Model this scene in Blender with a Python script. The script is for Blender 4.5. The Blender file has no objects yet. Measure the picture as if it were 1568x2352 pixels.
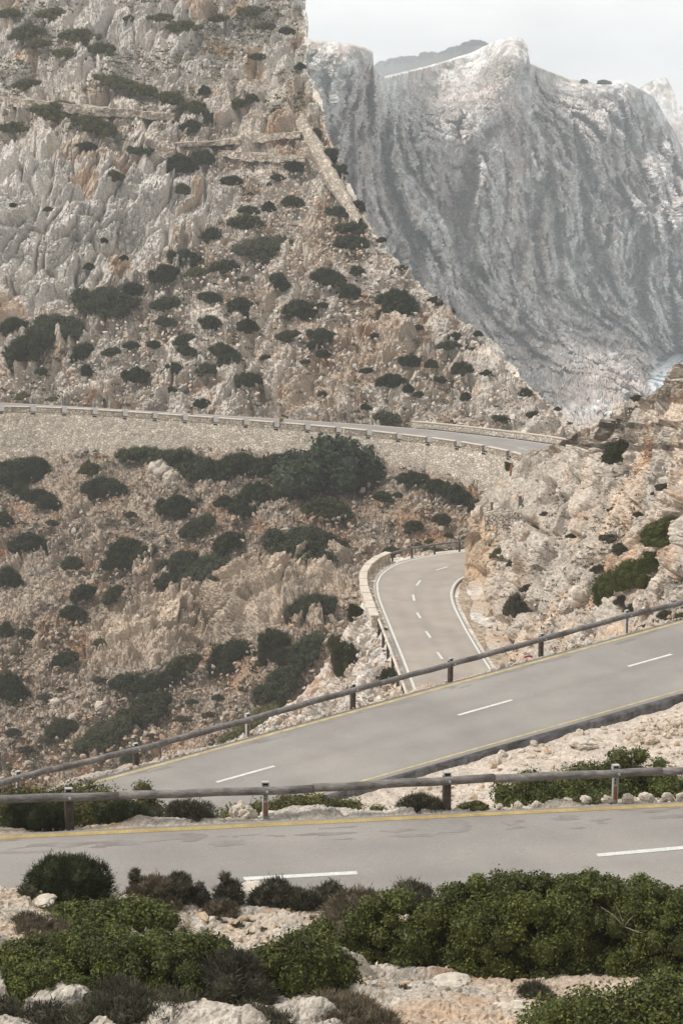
import bpy, math, random
import numpy as np
from mathutils import Vector, Matrix

SC = bpy.context.scene
COL = SC.collection
# ------------------------------------------------------------------ camera
# reference pixels: the photograph scaled to 1568 x 2352
F = 4700.0
PITCH = math.atan((1176 - 196) / F)
CZ = 150.0
cam_d = bpy.data.cameras.new('camera'); cam = bpy.data.objects.new('camera', cam_d); COL.objects.link(cam)
cam.location = (0, 0, CZ); cam.rotation_euler = (math.pi / 2 - PITCH, 0, 0)
cam_d.sensor_fit = 'VERTICAL'; cam_d.sensor_height = 36; cam_d.sensor_width = 24
cam_d.lens = F / 2352 * 36; cam_d.clip_start = 0.5; cam_d.clip_end = 6000
SC.camera = cam
# ------------------------------------------------------------------ light
SUN_EL, SUN_AZ = math.radians(57), math.radians(-104)      # azimuth from +Y towards +X
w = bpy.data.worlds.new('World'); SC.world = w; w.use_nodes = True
nt = w.node_tree; nt.nodes.clear()
N = nt.nodes.new; L = nt.links.new
out = N('ShaderNodeOutputWorld'); bg = N('ShaderNodeBackground'); sky = N('ShaderNodeTexSky')
sky.sky_type = 'NISHITA'; sky.sun_disc = False; sky.sun_elevation = SUN_EL; sky.sun_rotation = SUN_AZ
sky.dust_density = 3.0; sky.air_density = 1.0
hs = N('ShaderNodeHueSaturation'); hs.inputs['Saturation'].default_value = 0.22
tc = N('ShaderNodeTexCoord'); mp = N('ShaderNodeMapping'); mp.inputs['Scale'].default_value = (2.0, 2.0, 7.0)
nz = N('ShaderNodeTexNoise'); nz.inputs['Scale'].default_value = 4.5; nz.inputs['Detail'].default_value = 5
cr = N('ShaderNodeValToRGB'); cr.color_ramp.elements[0].position = .3; cr.color_ramp.elements[1].position = .72
cr.color_ramp.elements[0].color = (6.4, 6.5, 6.4, 1); cr.color_ramp.elements[1].color = (8.9, 9.0, 8.8, 1)
mx = N('ShaderNodeMixRGB'); mx.inputs[0].default_value = 0.88      # cloud deck over the sky
L(sky.outputs[0], hs.inputs['Color']); L(tc.outputs['Generated'], mp.inputs[0]); L(mp.outputs[0], nz.inputs['Vector'])
L(nz.outputs['Fac'], cr.inputs[0]); L(hs.outputs[0], mx.inputs[1]); L(cr.outputs[0], mx.inputs[2])
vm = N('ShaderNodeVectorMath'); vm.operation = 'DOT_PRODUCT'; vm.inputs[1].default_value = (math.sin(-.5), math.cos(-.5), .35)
mr = N('ShaderNodeMapRange'); mr.inputs[1].default_value = -1; mr.inputs[2].default_value = 1; mr.inputs[3].default_value = .36; mr.inputs[4].default_value = 1.12   # sky made brighter ahead, dimmer behind the camera, to deepen shade on facing sides
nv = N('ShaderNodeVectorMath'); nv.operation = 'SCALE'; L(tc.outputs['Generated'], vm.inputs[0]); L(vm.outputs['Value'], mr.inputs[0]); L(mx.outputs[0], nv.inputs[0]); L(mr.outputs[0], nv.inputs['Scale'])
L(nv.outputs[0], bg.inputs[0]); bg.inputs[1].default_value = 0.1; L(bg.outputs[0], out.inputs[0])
sun_d = bpy.data.lights.new('sun', 'SUN'); sun = bpy.data.objects.new('sun', sun_d); COL.objects.link(sun)
sun_d.energy = 2.3; sun_d.angle = math.radians(11); sun_d.color = (1, .95, .895)
sd = Vector((math.sin(SUN_AZ) * math.cos(SUN_EL), math.cos(SUN_AZ) * math.cos(SUN_EL), math.sin(SUN_EL)))
sun.rotation_euler = sd.to_track_quat('Z', 'Y').to_euler(); sun.location = (0, 0, 400)
SC.view_settings.view_transform = 'Standard'; SC.view_settings.look = 'None'
SC.view_settings.exposure = 0.42; SC.view_settings.gamma = 1.0
SC.cycles.max_bounces = 6; SC.cycles.diffuse_bounces = 3; SC.cycles.volume_bounces = 1
SC.cycles.use_denoising = True
# ------------------------------------------------------------------ maths
cp, sp_ = math.cos(PITCH), math.sin(PITCH)
def raydir(x, y):
    """direction with Y component 1"""
    x = np.asarray(x, float); y = np.asarray(y, float)
    a = x - 784; b = -(y - 1176)
    dy = F * cp + b * sp_; dz = -F * sp_ + b * cp
    return a / dy, dz / dy
def unp(x, y, Y):
    rx, rz = raydir(x, y); Y = np.asarray(Y, float)
    return np.stack([rx * Y, Y + 0 * rx, CZ + rz * Y], -1)
class Plane:
    def __init__(s, p, q, r):      # three (x,y,Y) pixels
        P = [unp(*a) for a in (p, q, r)]
        n = np.cross(P[1] - P[0], P[2] - P[0]); n /= np.linalg.norm(n)
        s.n = n if n[2] > 0 else -n; s.o = P[0]
    def Y(s, x, y):
        rx, rz = raydir(x, y); c = np.array([0, 0, CZ])
        return (s.n @ (s.o - c)) / (s.n[0] * rx + s.n[1] + s.n[2] * rz)
    def pt(s, x, y): return unp(x, y, s.Y(x, y))
    def z(s, X, Y): return s.o[2] - (s.n[0] * (X - s.o[0]) + s.n[1] * (Y - s.o[1])) / s.n[2]
def flatplane(z):
    p = Plane.__new__(Plane); p.n = np.array([0, 0, 1.0]); p.o = np.array([0, 0, z]); return p
def tps(ctrl, sc=400.0, lam=1e-4):
    c = np.array(ctrl, float); p = c[:, :2] / sc; v = np.log(c[:, 2]); n = len(p)
    def k(r2): return np.where(r2 > 1e-12, .5 * r2 * np.log(np.maximum(r2, 1e-12)), 0)
    d2 = ((p[:, None] - p[None]) ** 2).sum(-1)
    A = np.zeros((n + 3, n + 3)); A[:n, :n] = k(d2) + lam * np.eye(n)
    A[:n, n] = 1; A[:n, n + 1:] = p; A[n, :n] = 1; A[n + 1:, :n] = p.T
    b = np.zeros(n + 3); b[:n] = v
    s = np.linalg.solve(A, b)
    def f(x, y):
        x = np.asarray(x, float); y = np.asarray(y, float); sh = np.broadcast(x, y).shape
        q = np.stack([np.broadcast_to(x, sh).ravel(), np.broadcast_to(y, sh).ravel()], -1) / sc
        r = s[n] + q @ s[n + 1:]
        for i in range(n): r += s[i] * k(((q - p[i]) ** 2).sum(-1))
        return np.exp(r).reshape(sh)
    return f
def ip(tab):
    t = np.array(tab, float)
    return lambda v: np.interp(v, t[:, 0], t[:, 1])
def sstep(a, b, x): t = np.clip((x - a) / (b - a), 0, 1); return t * t * (3 - 2 * t)
# ---- noise
def hsh(ix, iy, iz, seed):
    h = (ix * 374761393 + iy * 668265263 + iz * 2147483647 + seed * 1274126177) & 0xffffffff
    h = ((h ^ (h >> 13)) * 1274126177) & 0xffffffff
    h = ((h ^ (h >> 16)) * 2246822519) & 0xffffffff
    return h ^ (h >> 15)
def u01(h): return (h & 0xffff).astype(np.float32) / 65535.0
def vnoise(P, seed=0):
    Pi = np.floor(P).astype(np.int64); f = (P - Pi).astype(np.float32); f = f * f * (3 - 2 * f)
    r = 0
    for a in (0, 1):
        for b in (0, 1):
            for c in (0, 1):
                wt = (f[:, 0] if a else 1 - f[:, 0]) * (f[:, 1] if b else 1 - f[:, 1]) * (f[:, 2] if c else 1 - f[:, 2])
                r = r + wt * u01(hsh(Pi[:, 0] + a, Pi[:, 1] + b, Pi[:, 2] + c, seed))
    return r * 2 - 1
def fbm(P, o=4, seed=0, g=.5):
    r = 0; a = 1.0; s = 0
    for i in range(o):
        r = r + a * vnoise(P * (2.03 ** i) + i * 17.3, seed + i); s += a; a *= g
    return r / s
def voro(P, seed=0):
    """F1, F2, three random numbers of the cell, vector from the cell's point"""
    Pi = np.floor(P).astype(np.int64); n = len(P)
    f1 = np.full(n, 9., np.float32); f2 = f1.copy(); hid = np.zeros(n, np.int64); dv = np.zeros((n, 3), np.float32)
    for a in (-1, 0, 1):
        for b in (-1, 0, 1):
            for c in (-1, 0, 1):
                ix, iy, iz = Pi[:, 0] + a, Pi[:, 1] + b, Pi[:, 2] + c
                h = hsh(ix, iy, iz, seed)
                q = np.stack([ix + .1 + .8 * u01(h), iy + .1 + .8 * u01(h >> 8), iz + .1 + .8 * u01(h >> 16)], -1)
                d = (P - q).astype(np.float32); r = np.sqrt((d * d).sum(-1))
                m = r < f1
                f2 = np.where(m, f1, np.minimum(f2, r)); f1 = np.where(m, r, f1)
                hid = np.where(m, h, hid); dv[m] = d[m]
    h2 = hsh(hid, hid >> 5, hid >> 9, 77)
    return f1, f2, u01(h2), u01(h2 >> 7), u01(h2 >> 14), dv
def rock(P, s, ani=(1, 1, 1), seed=0, rot=None, dome=.35, tilt=.55):
    """blocky broken rock: every cell is a tilted facet between cracks; returns (height, cell random, crack)"""
    Q = P if rot is None else P @ rot
    Q = Q / (s * np.array(ani))
    Q = Q + .22 * np.stack([vnoise(Q * 1.7, seed + 5), vnoise(Q * 1.7 + 9, seed + 6), vnoise(Q * 1.7 + 31, seed + 7)], -1)
    f1, f2, a, b, c, dv = voro(Q, seed)
    crack = sstep(0, .20, f2 - f1)
    g = np.stack([a * 2 - 1, b * 2 - 1, c * 2 - 1], -1)
    h = .55 * (a - .5) + tilt * (dv * g).sum(-1) + dome * (.5 - f1)
    return s * (h * crack - .52 * (1 - crack)), b, crack
def rotm(axis, deg):
    return np.array(Matrix.Rotation(math.radians(deg), 3, axis))
# ---- mesh
def mesh_np(name, V, faces, col=None, smooth=False, mats=None, midx=None):
    """faces: list of (n,k) index arrays"""
    me = bpy.data.meshes.new(name)
    V = np.asarray(V, np.float32); faces = [np.asarray(f, np.int32) for f in (faces if isinstance(faces, list) else [faces]) if len(f)]
    me.vertices.add(len(V)); me.vertices.foreach_set('co', V.ravel())
    nl = sum(f.size for f in faces); npoly = sum(len(f) for f in faces)
    me.loops.add(nl); me.loops.foreach_set('vertex_index', np.concatenate([f.ravel() for f in faces]))
    tot = np.concatenate([np.full(len(f), f.shape[1], np.int32) for f in faces])
    st = np.concatenate([[0], np.cumsum(tot)[:-1]]).astype(np.int32)
    me.polygons.add(npoly); me.polygons.foreach_set('loop_start', st); me.polygons.foreach_set('loop_total', tot)
    me.polygons.foreach_set('use_smooth', np.full(npoly, smooth, bool))
    if midx is not None: me.polygons.foreach_set('material_index', np.asarray(midx, np.int32))
    me.update(calc_edges=True)
    if col is not None:
        at = me.color_attributes.new('Col', 'FLOAT_COLOR', 'POINT')
        c = np.ones((len(V), 4), np.float32); c[:, :3] = col; at.data.foreach_set('color', c.ravel())
    for m in (mats or []): me.materials.append(m)
    return me
def link(name, me, parent=None, **props):
    o = bpy.data.objects.new(name, me); COL.objects.link(o)
    if parent is not None: o.parent = parent
    for k, v in props.items():
        if v: o[k] = v
    return o
def empty(name, loc=(0, 0, 0), rz=0, **props):
    o = link(name, None, **props); o.location = loc; o.rotation_euler = (0, 0, rz); o.empty_display_size = .2; return o
def grid_faces(R, C):
    i = np.arange(R * C).reshape(R, C)
    return np.stack([i[:-1, :-1], i[:-1, 1:], i[1:, 1:], i[1:, :-1]], -1).reshape(-1, 4)
class MB:
    """collects simple shapes into ONE mesh"""
    def __init__(s): s.v = []; s.f4 = []; s.f3 = []; s.n = 0
    def add(s, V, f4=(), f3=()):
        V = np.asarray(V, float); s.v.append(V)
        if len(f4): s.f4.append(np.asarray(f4) + s.n)
        if len(f3): s.f3.append(np.asarray(f3) + s.n)
        s.n += len(V); return s
    def box(s, c, ax, ay, az, bev=0.0):
        """box from centre and three half-axis vectors, edges bevelled"""
        c, ax, ay, az = map(lambda a: np.asarray(a, float), (c, ax, ay, az))
        if bev <= 0:
            V = [c + i * ax + j * ay + k * az for k in (-1, 1) for j in (-1, 1) for i in (-1, 1)]
            return s.add(V, [(0, 2, 3, 1), (4, 5, 7, 6), (0, 1, 5, 4), (2, 6, 7, 3), (0, 4, 6, 2), (1, 3, 7, 5)])
        L3 = [np.linalg.norm(a) for a in (ax, ay, az)]; k3 = [1 - bev / l for l in L3]
        V = []; idx = {}
        for sx in (-1, 1):
            for sy in (-1, 1):
                for sz in (-1, 1):
                    for m in range(3):
                        k = [k3[0], k3[1], k3[2]]; k[m] = 1
                        idx[(sx, sy, sz, m)] = len(V); V.append(c + sx * k[0] * ax + sy * k[1] * ay + sz * k[2] * az)
        f4 = []; f3 = []; S = (-1, 1)
        for a in S:
            f4.append([idx[(a, -1, -1, 0)], idx[(a, 1, -1, 0)], idx[(a, 1, 1, 0)], idx[(a, -1, 1, 0)]][::a])
            f4.append([idx[(-1, a, -1, 1)], idx[(1, a, -1, 1)], idx[(1, a, 1, 1)], idx[(-1, a, 1, 1)]][::-a])
            f4.append([idx[(-1, -1, a, 2)], idx[(1, -1, a, 2)], idx[(1, 1, a, 2)], idx[(-1, 1, a, 2)]][::a])
            for b in S:
                f4.append([idx[(a, b, -1, 0)], idx[(a, b, -1, 1)], idx[(a, b, 1, 1)], idx[(a, b, 1, 0)]])
                f4.append([idx[(a, -1, b, 0)], idx[(a, -1, b, 2)], idx[(a, 1, b, 2)], idx[(a, 1, b, 0)]])
                f4.append([idx[(-1, a, b, 1)], idx[(-1, a, b, 2)], idx[(1, a, b, 2)], idx[(1, a, b, 1)]])
                for d in S: f3.append([idx[(a, b, d, 0)], idx[(a, b, d, 1)], idx[(a, b, d, 2)]])
        return s.add(V, f4, f3)
    def tube(s, pts, r, n=10, cap=True, wob=0, seed=0):
        pts = np.asarray(pts, float); r = np.broadcast_to(np.asarray(r, float), (len(pts),)); rg = np.random.default_rng(seed)
        t = np.gradient(pts, axis=0); t /= np.linalg.norm(t, axis=1)[:, None]
        up = np.array([0, 0, 1.]) if abs(t[0, 2]) < .9 else np.array([1., 0, 0])
        V = []
        for i in range(len(pts)):
            a = np.cross(t[i], up); a /= np.linalg.norm(a); b = np.cross(a, t[i])
            for k in range(n):
                q = 2 * math.pi * k / n
                V.append(pts[i] + (a * math.cos(q) + b * math.sin(q)) * r[i] * (1 + wob * rg.uniform(-1, 1)))
        V = np.array(V); f = []
        for i in range(len(pts) - 1):
            for k in range(n): f.append((i * n + k, i * n + (k + 1) % n, (i + 1) * n + (k + 1) % n, (i + 1) * n + k))
        f3 = []
        if cap:
            m = len(V); V = np.vstack([V, pts[0], pts[-1]]); e = (len(pts) - 1) * n
            for k in range(n):
                f3.append((m, (k + 1) % n, k)); f3.append((m + 1, e + k, e + (k + 1) % n))
        return s.add(V, f, f3)
    def mesh(s, name, mats, smooth=False, col=None):
        return mesh_np(name, np.vstack(s.v), [np.vstack(s.f4) if s.f4 else [], np.vstack(s.f3) if s.f3 else []], mats=mats, smooth=smooth, col=col)
    def build(s, name, mat, parent=None, smooth=False, **props):
        return link(name, s.mesh(name, [mat], smooth), parent, **props)
# ------------------------------------------------------------------ materials
def mat(name, base=(.5, .5, .5), vcol=False, rough=.9, spec=.2, n1=None, n2=None, bump=None, transl=0, metal=0, vor=None):
    """base colour (or the Col attribute) varied by noise; n = (scale, amount, low colour factor, high factor)"""
    m = bpy.data.materials.new(name); m.use_nodes = True; t = m.node_tree; N = t.nodes.new; L = t.links.new
    b = t.nodes['Principled BSDF']; o = t.nodes['Material Output']
    b.inputs['Roughness'].default_value = rough; b.inputs['Specular IOR Level'].default_value = spec; b.inputs['Metallic'].default_value = metal
    tc = N('ShaderNodeTexCoord')
    if vcol:
        a = N('ShaderNodeAttribute'); a.attribute_name = 'Col'; c = a.outputs['Color']
    else:
        a = N('ShaderNodeRGB'); a.outputs[0].default_value = (*base, 1); c = a.outputs[0]
    for nn in (n1, n2):
        if not nn: continue
        sc, lo, hi = nn[:3]; x = N('ShaderNodeTexNoise'); x.inputs['Scale'].default_value = sc; x.inputs['Detail'].default_value = 6
        x.inputs['Roughness'].default_value = .62
        if len(nn) > 3:
            mp = N('ShaderNodeMapping'); mp.inputs['Scale'].default_value = nn[3]; L(tc.outputs['Object'], mp.inputs[0]); L(mp.outputs[0], x.inputs['Vector'])
        else: L(tc.outputs['Object'], x.inputs['Vector'])
        r = N('ShaderNodeMapRange'); r.inputs[1].default_value = .32; r.inputs[2].default_value = .68
        r.inputs[3].default_value = lo; r.inputs[4].default_value = hi; L(x.outputs['Fac'], r.inputs[0])
        mu = N('ShaderNodeVectorMath'); mu.operation = 'SCALE'; L(c, mu.inputs[0]); L(r.outputs[0], mu.inputs['Scale']); c = mu.outputs[0]
    hgt = None
    if vor:            # masonry: scale, joint colour
        v1 = N('ShaderNodeTexVoronoi'); v1.feature = 'DISTANCE_TO_EDGE'; v2 = N('ShaderNodeTexVoronoi')
        mp = N('ShaderNodeMapping'); mp.inputs['Scale'].default_value = vor[2]; L(tc.outputs['Object'], mp.inputs[0])
        for v in (v1, v2): v.inputs['Scale'].default_value = vor[0]; L(mp.outputs[0], v.inputs['Vector'])
        rr = N('ShaderNodeMapRange'); rr.inputs[1].default_value = .0; rr.inputs[2].default_value = .14; L(v1.outputs['Distance'], rr.inputs[0])
        sx = N('ShaderNodeSeparateXYZ'); L(v2.outputs['Color'], sx.inputs[0])
        r2 = N('ShaderNodeMapRange'); r2.inputs[3].default_value = .68; r2.inputs[4].default_value = 1.25; L(sx.outputs[0], r2.inputs[0])
        mu = N('ShaderNodeVectorMath'); mu.operation = 'SCALE'; L(c, mu.inputs[0]); L(r2.outputs[0], mu.inputs['Scale'])
        mx = N('ShaderNodeMixRGB'); mx.inputs[1].default_value = (*vor[1], 1); L(rr.outputs[0], mx.inputs[0]); L(mu.outputs[0], mx.inputs[2]); c = mx.outputs[0]
        hgt = rr.outputs[0]
    L(c, b.inputs['Base Color'])
    if bump:
        x = N('ShaderNodeTexNoise'); x.inputs['Scale'].default_value = bump[0]; x.inputs['Detail'].default_value = 5; L(tc.outputs['Object'], x.inputs['Vector'])
        h = x.outputs['Fac']
        if hgt is not None:
            ad = N('ShaderNodeMath'); ad.operation = 'ADD'; L(h, ad.inputs[0]); L(hgt, ad.inputs[1]); h = ad.outputs[0]
        bp = N('ShaderNodeBump'); bp.inputs['Distance'].default_value = bump[1]; bp.inputs['Strength'].default_value = bump[2] if len(bump) > 2 else .8
        L(h, bp.inputs['Height']); L(bp.outputs[0], b.inputs['Normal'])
    if transl:
        tr = N('ShaderNodeBsdfTranslucent'); L(c, tr.inputs['Color']); ms = N('ShaderNodeMixShader'); ms.inputs[0].default_value = transl
        L(b.outputs[0], ms.inputs[1]); L(tr.outputs[0], ms.inputs[2]); L(ms.outputs[0], o.inputs[0])
    return m
M = {}
M['rock'] = mat('limestone', vcol=True, n1=(.35, .84, 1.12), n2=(3.2, .66, 1.25), bump=(3.2, .22, .8))
M['cliff'] = mat('sea_cliff_rock', vcol=True, n1=(.05, .8, 1.15), n2=(.22, .75, 1.2, (1, 1, .5)), bump=(.4, 1.6, .7))
M['near'] = mat('stony_ground', vcol=True, n1=(1.2, .85, 1.12), n2=(13, .62, 1.22), bump=(16, .05, .9))
M['stone'] = mat('loose_stone', vcol=True, n1=(4, .8, 1.15), n2=(22, .82, 1.15), bump=(14, .03, .6))
M['asphalt'] = mat('pale_asphalt', vcol=True, rough=.85, n1=(.35, .86, 1.1), n2=(24, .86, 1.12), bump=(60, .006, .5))
M['asphalt_warm'] = M['asphalt']
M['asphalt_dark'] = mat('asphalt_edge', (.085, .08, .078), rough=.9, n1=(2, .5, 1.6), bump=(9, .06, .9))
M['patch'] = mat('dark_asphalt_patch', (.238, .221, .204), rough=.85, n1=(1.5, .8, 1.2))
M['yellow'] = mat('yellow_line', (.46, .345, .15), rough=.7, n1=(3, .75, 1.1), n2=(30, .62, 1.12))
M['yellow_pale'] = mat('worn_yellow_line', (.50, .41, .22), rough=.75, n1=(3, .7, 1.1), n2=(20, .75, 1.15))
M['white'] = mat('white_line', (.70, .70, .66), rough=.7, n1=(4, .82, 1.06), n2=(30, .66, 1.1))
M['wood'] = mat('weathered_log', (.20, .185, .175), rough=.85, spec=.15, n1=(1.6, .62, 1.3), n2=(22, .6, 1.3, (.12, 1, 1)), bump=(26, .014, .8))
M['post_wood'] = mat('dark_timber_post', (.085, .07, .06), rough=.9, n1=(6, .6, 1.4), n2=(30, .8, 1.2, (1, 1, .1)), bump=(25, .01, .6))
M['galv'] = mat('galvanised_steel', (.5, .5, .49), rough=.5, metal=.3, n1=(5, .8, 1.1))
M['rust'] = mat('rusty_paint', (.33, .15, .09), rough=.85, n1=(8, .7, 1.3))
M['dark'] = mat('dark_slot', (.03, .03, .03), rough=.9)
M['wall'] = mat('stone_masonry', (.74, .65, .54), rough=.92, n1=(.08, .85, 1.1), n2=(.6, .85, 1.12), vor=(2.6, (.46, .40, .33), (1, 1, 1.3)), bump=(3, .08, .9))
M['parapet'] = mat('parapet_masonry', (.60, .51, .41), rough=.92, n1=(.08, .85, 1.1), n2=(.6, .85, 1.12), vor=(2.6, (.22, .18, .14), (1, 1, 1.3)), bump=(3, .08, .9))
M['drywall'] = mat('dry_stone', (.42, .36, .29), rough=.92, n1=(.3, .85, 1.1), n2=(1.5, .8, 1.15), vor=(2.0, (.10, .08, .06), (1, 1, 1.3)), bump=(3, .1, .9))
M['coping'] = mat('pale_coping', (.58, .51, .43), rough=.9, n1=(1.2, .85, 1.1), n2=(7, .85, 1.1), bump=(6, .03, .6))
M['leaf'] = mat('shrub_leaf', vcol=True, rough=.6, spec=.25, transl=.22)
M['leaf_gloss'] = mat('glossy_leaf', vcol=True, rough=.5, spec=.3, transl=.2)
M['twig'] = mat('dry_twig', (.33, .29, .24), rough=.9)
M['bark'] = mat('bark', (.14, .11, .09), rough=.9, bump=(8, .03))
# ================================================================== ROAD PLANES
R1 = Plane((0, 1920, 43.0), (1568, 1845, 46.5), (700, 2011, 41.5))
R2 = Plane((260, 1785, 64.0), (1568, 1428, 80.0), (1000, 1745, 64.9))
R3 = flatplane(CZ - 41.0)
R4 = flatplane(CZ - 45.0)
def line_of(plane, a, b, off=0.0):
    """Y of a straight road edge as a function of X; off metres beyond"""
    A = plane.pt(*a); B = plane.pt(*b); k = (B[1] - A[1]) / (B[0] - A[0])
    return (lambda X: A[1] + k * (X - A[0]) + off * math.hypot(1, k)), k
W1, W2 = 6.7, 6.3
Y1f, k1 = line_of(R1, (0, 1916), (1568, 1841)); Y1n, _ = line_of(R1, (0, 1916), (1568, 1841), -W1)
Y2f, k2 = line_of(R2, (260, 1783), (1568, 1425), .15)
Y2n, _ = line_of(R2, (840, 1795), (1568, 1587), -.25)
print('road 2 width', (Y2f(4) - Y2n(4)) / math.hypot(1, k2), 'slopes', k1, k2, 'z', R2.z(-7, 60) - CZ, R2.z(13, 78) - CZ, R1.z(-7, 43) - CZ, R1.z(7, 46) - CZ)
# ================================================================== NEAR GROUND (world height field)
def near_profile(X):
    a, b, c, d = Y1n(X), Y1f(X), Y2n(X), Y2f(X)
    z1n, z1f, z2n, z2f = R1.z(X, a), R1.z(X, b), R2.z(X, c), R2.z(X, d)
    crest = np.interp(X, [-9, -6.5, -4, -1, 3, 9], [2.9, 2.75, 2.2, 1.95, 1.6, 1.4])
    lo = min(z2n - .75, R1.z(X, b + 4) - 1.2)
    return [(-12, 148.2), (4, 146.2), (12, 142.4), (20, 139.0), (27, 136.2), (a - 5, z1n + crest + .15), (a - 2.2, z1n + crest - .05), (a - 1.0, z1n + .35 * crest), (a - .2, z1n - .06),
            (a + .3, z1n - .1), (b - .3, z1f - .1), (b + .1, z1f - .05), (b + .5, z1f - .12), (b + .9, z1f - .22), (b + 1.6, z1f - .7), (b + 5.2, lo - .2), (b + 7, lo - .1), (c - .6, z2n - .24), (c - .25, z2n - .19), (c + .3, z2n - .3),
            (d - .3, z2f - .15), (d + .05, z2f - .05), (d + .7, z2f - .12), (d + 1.6, z2f - .8), (d + 14, z2f - 10.5), (d + 34, z2f - 26), (max(150, d + 60), 96), (230, 66)]
def ground(X, Y):
    X = np.atleast_1d(np.asarray(X, float)); Y = np.atleast_1d(np.asarray(Y, float)); r = np.zeros(len(X))
    for i in range(len(X)):
        p = near_profile(X[i]); r[i] = np.interp(Y[i], [q[0] for q in p], [q[1] for q in p])
    return r
def hit_near(x, y, Ymin=22):
    rx, rz = raydir(x, y); Ys = np.arange(Ymin, 140, .1)
    g = ground(rx * Ys, Ys); k = np.argmax(CZ + rz * Ys <= g)
    Y = Ys[k]; return np.array([rx * Y, Y, g[k]])
def soil_mix(P, h, base, soil, amt):
    k = (.85 * sstep(-.45, .6, amt))[:, None]; return base * (1 - k) + soil * k
ROCK = np.array([.60, .55, .495]); ROCKW = np.array([.64, .605, .56]); TAN = np.array([.51, .405, .31]); RED = np.array([.42, .255, .155]); GREY = np.array([.40, .365, .33])
def build_near():
    Xs = np.concatenate([np.linspace(-30, -9, 24, endpoint=False), np.linspace(-9, 10, 400, endpoint=False), np.linspace(10, 19, 60, endpoint=False), np.linspace(19, 60, 30)])
    Ys = np.concatenate([np.linspace(-12, 24, 30, endpoint=False), np.linspace(24, 41, 300, endpoint=False), np.linspace(41, 80, 360, endpoint=False), np.linspace(80, 230, 60)])
    Xg, Yg = np.meshgrid(Xs, Ys); Z = np.zeros_like(Xg)
    flat = np.zeros_like(Xg)
    for j, X in enumerate(Xs):
        p = near_profile(X); yy = [q[0] for q in p]; zz = [q[1] for q in p]
        Z[:, j] = np.interp(Ys, yy, zz)
        for a, b in ((Y1n(X), Y1f(X)), (Y2n(X), Y2f(X))):
            dd = np.maximum(a - Ys, Ys - b); flat[:, j] = np.maximum(flat[:, j], 1 - .65 * sstep(.0, .3, dd) - .35 * sstep(1.2, 2.2, dd))
    P = np.stack([Xg, Yg, Z], -1).reshape(-1, 3); fl = flat.ravel()
    r1, c1, k1_ = rock(P, 1.1, (1.7, 1.3, .45), 3, rotm('X', 12)); r2, c2, k2_ = rock(P, .42, (1.2, 1, .8), 4); r3, c3, k3 = rock(P, .16, (1, 1, 1), 8)
    big = fbm(P / 2.2, 4, 11)
    outc = sstep(-.1, .3, fbm(P / 2.8 + 40, 3, 23))                  # bare outcrop against rubble soil
    r4, c4, k4 = rock(P, .07, (1, 1, 1), 10)
    h = .28 * big + outc * (.16 + .50 * np.maximum(r1, -.3) + .16 * r2 + .25 * r3) + (1 - outc) * (.12 * r2 + .35 * r3) + .4 * r4
    gravel = sstep(0, .6, P[:, 1] - np.array([Y1f(x) for x in P[:, 0]]) - 3.5) * (P[:, 1] < np.array([Y2n(x) for x in P[:, 0]]))
    h = h * (1 - .72 * gravel)
    P2 = P.copy(); P2[:, 2] += h * (1 - fl)
    col = ROCKW * np.array([.76, .725, .675]) * (.8 + .3 * c2[:, None]) * (.88 + .24 * c3[:, None])
    s1 = fbm(P / 1.6, 4, 31)
    col = soil_mix(P, h, col, TAN * 1.05, (s1 - .05) * 2.0 - outc * .9 + .55)
    col = soil_mix(P, h, col, RED * 1.1, (fbm(P / 2.4 + 7, 3, 37) - .33) * 2.5 - outc * .3)
    col = col * (1 - gravel[:, None]) + (TAN * .55 + ROCK * .45) * (.8 + .4 * c3[:, None]) * gravel[:, None]
    me = mesh_np('ground', P2, grid_faces(len(Ys), len(Xs))[:, ::1], col, mats=[M['near']])
    return link('ground', me, kind='structure')
build_near()
# ================================================================== PIXEL-GUIDED LANDFORMS
def normals(P):
    dx = np.gradient(P, axis=1); dy = np.gradient(P, axis=0); n = np.cross(dx, dy)
    n /= np.linalg.norm(n, axis=-1, keepdims=True) + 1e-9
    s = np.sign((n * (np.array([0, 0, CZ]) - P)).sum(-1, keepdims=True)); return n * np.where(s == 0, 1, s)
def blur(A, k):
    for ax in (0, 1):
        for _ in range(k):
            B = np.moveaxis(A, ax, 0); C = B.copy(); C[1:-1] = (B[:-2] + 2 * B[1:-1] + B[2:]) / 4; A = np.moveaxis(C, 0, ax)
    return A
def skirt(P, side, steps):
    """extra rows beyond an edge of the visible face, so the landform goes on behind its skyline"""
    for d in steps:
        d = np.array(d)
        if side == 'top': P = np.concatenate([P[:1] + d, P], 0)
        elif side == 'bottom': P = np.concatenate([P, P[-1:] + d], 0)
        elif side == 'right': P = np.concatenate([P, P[:, -1:] + d], 1)
        elif side == 'left': P = np.concatenate([P[:, :1] + d, P], 1)
    return P
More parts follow.
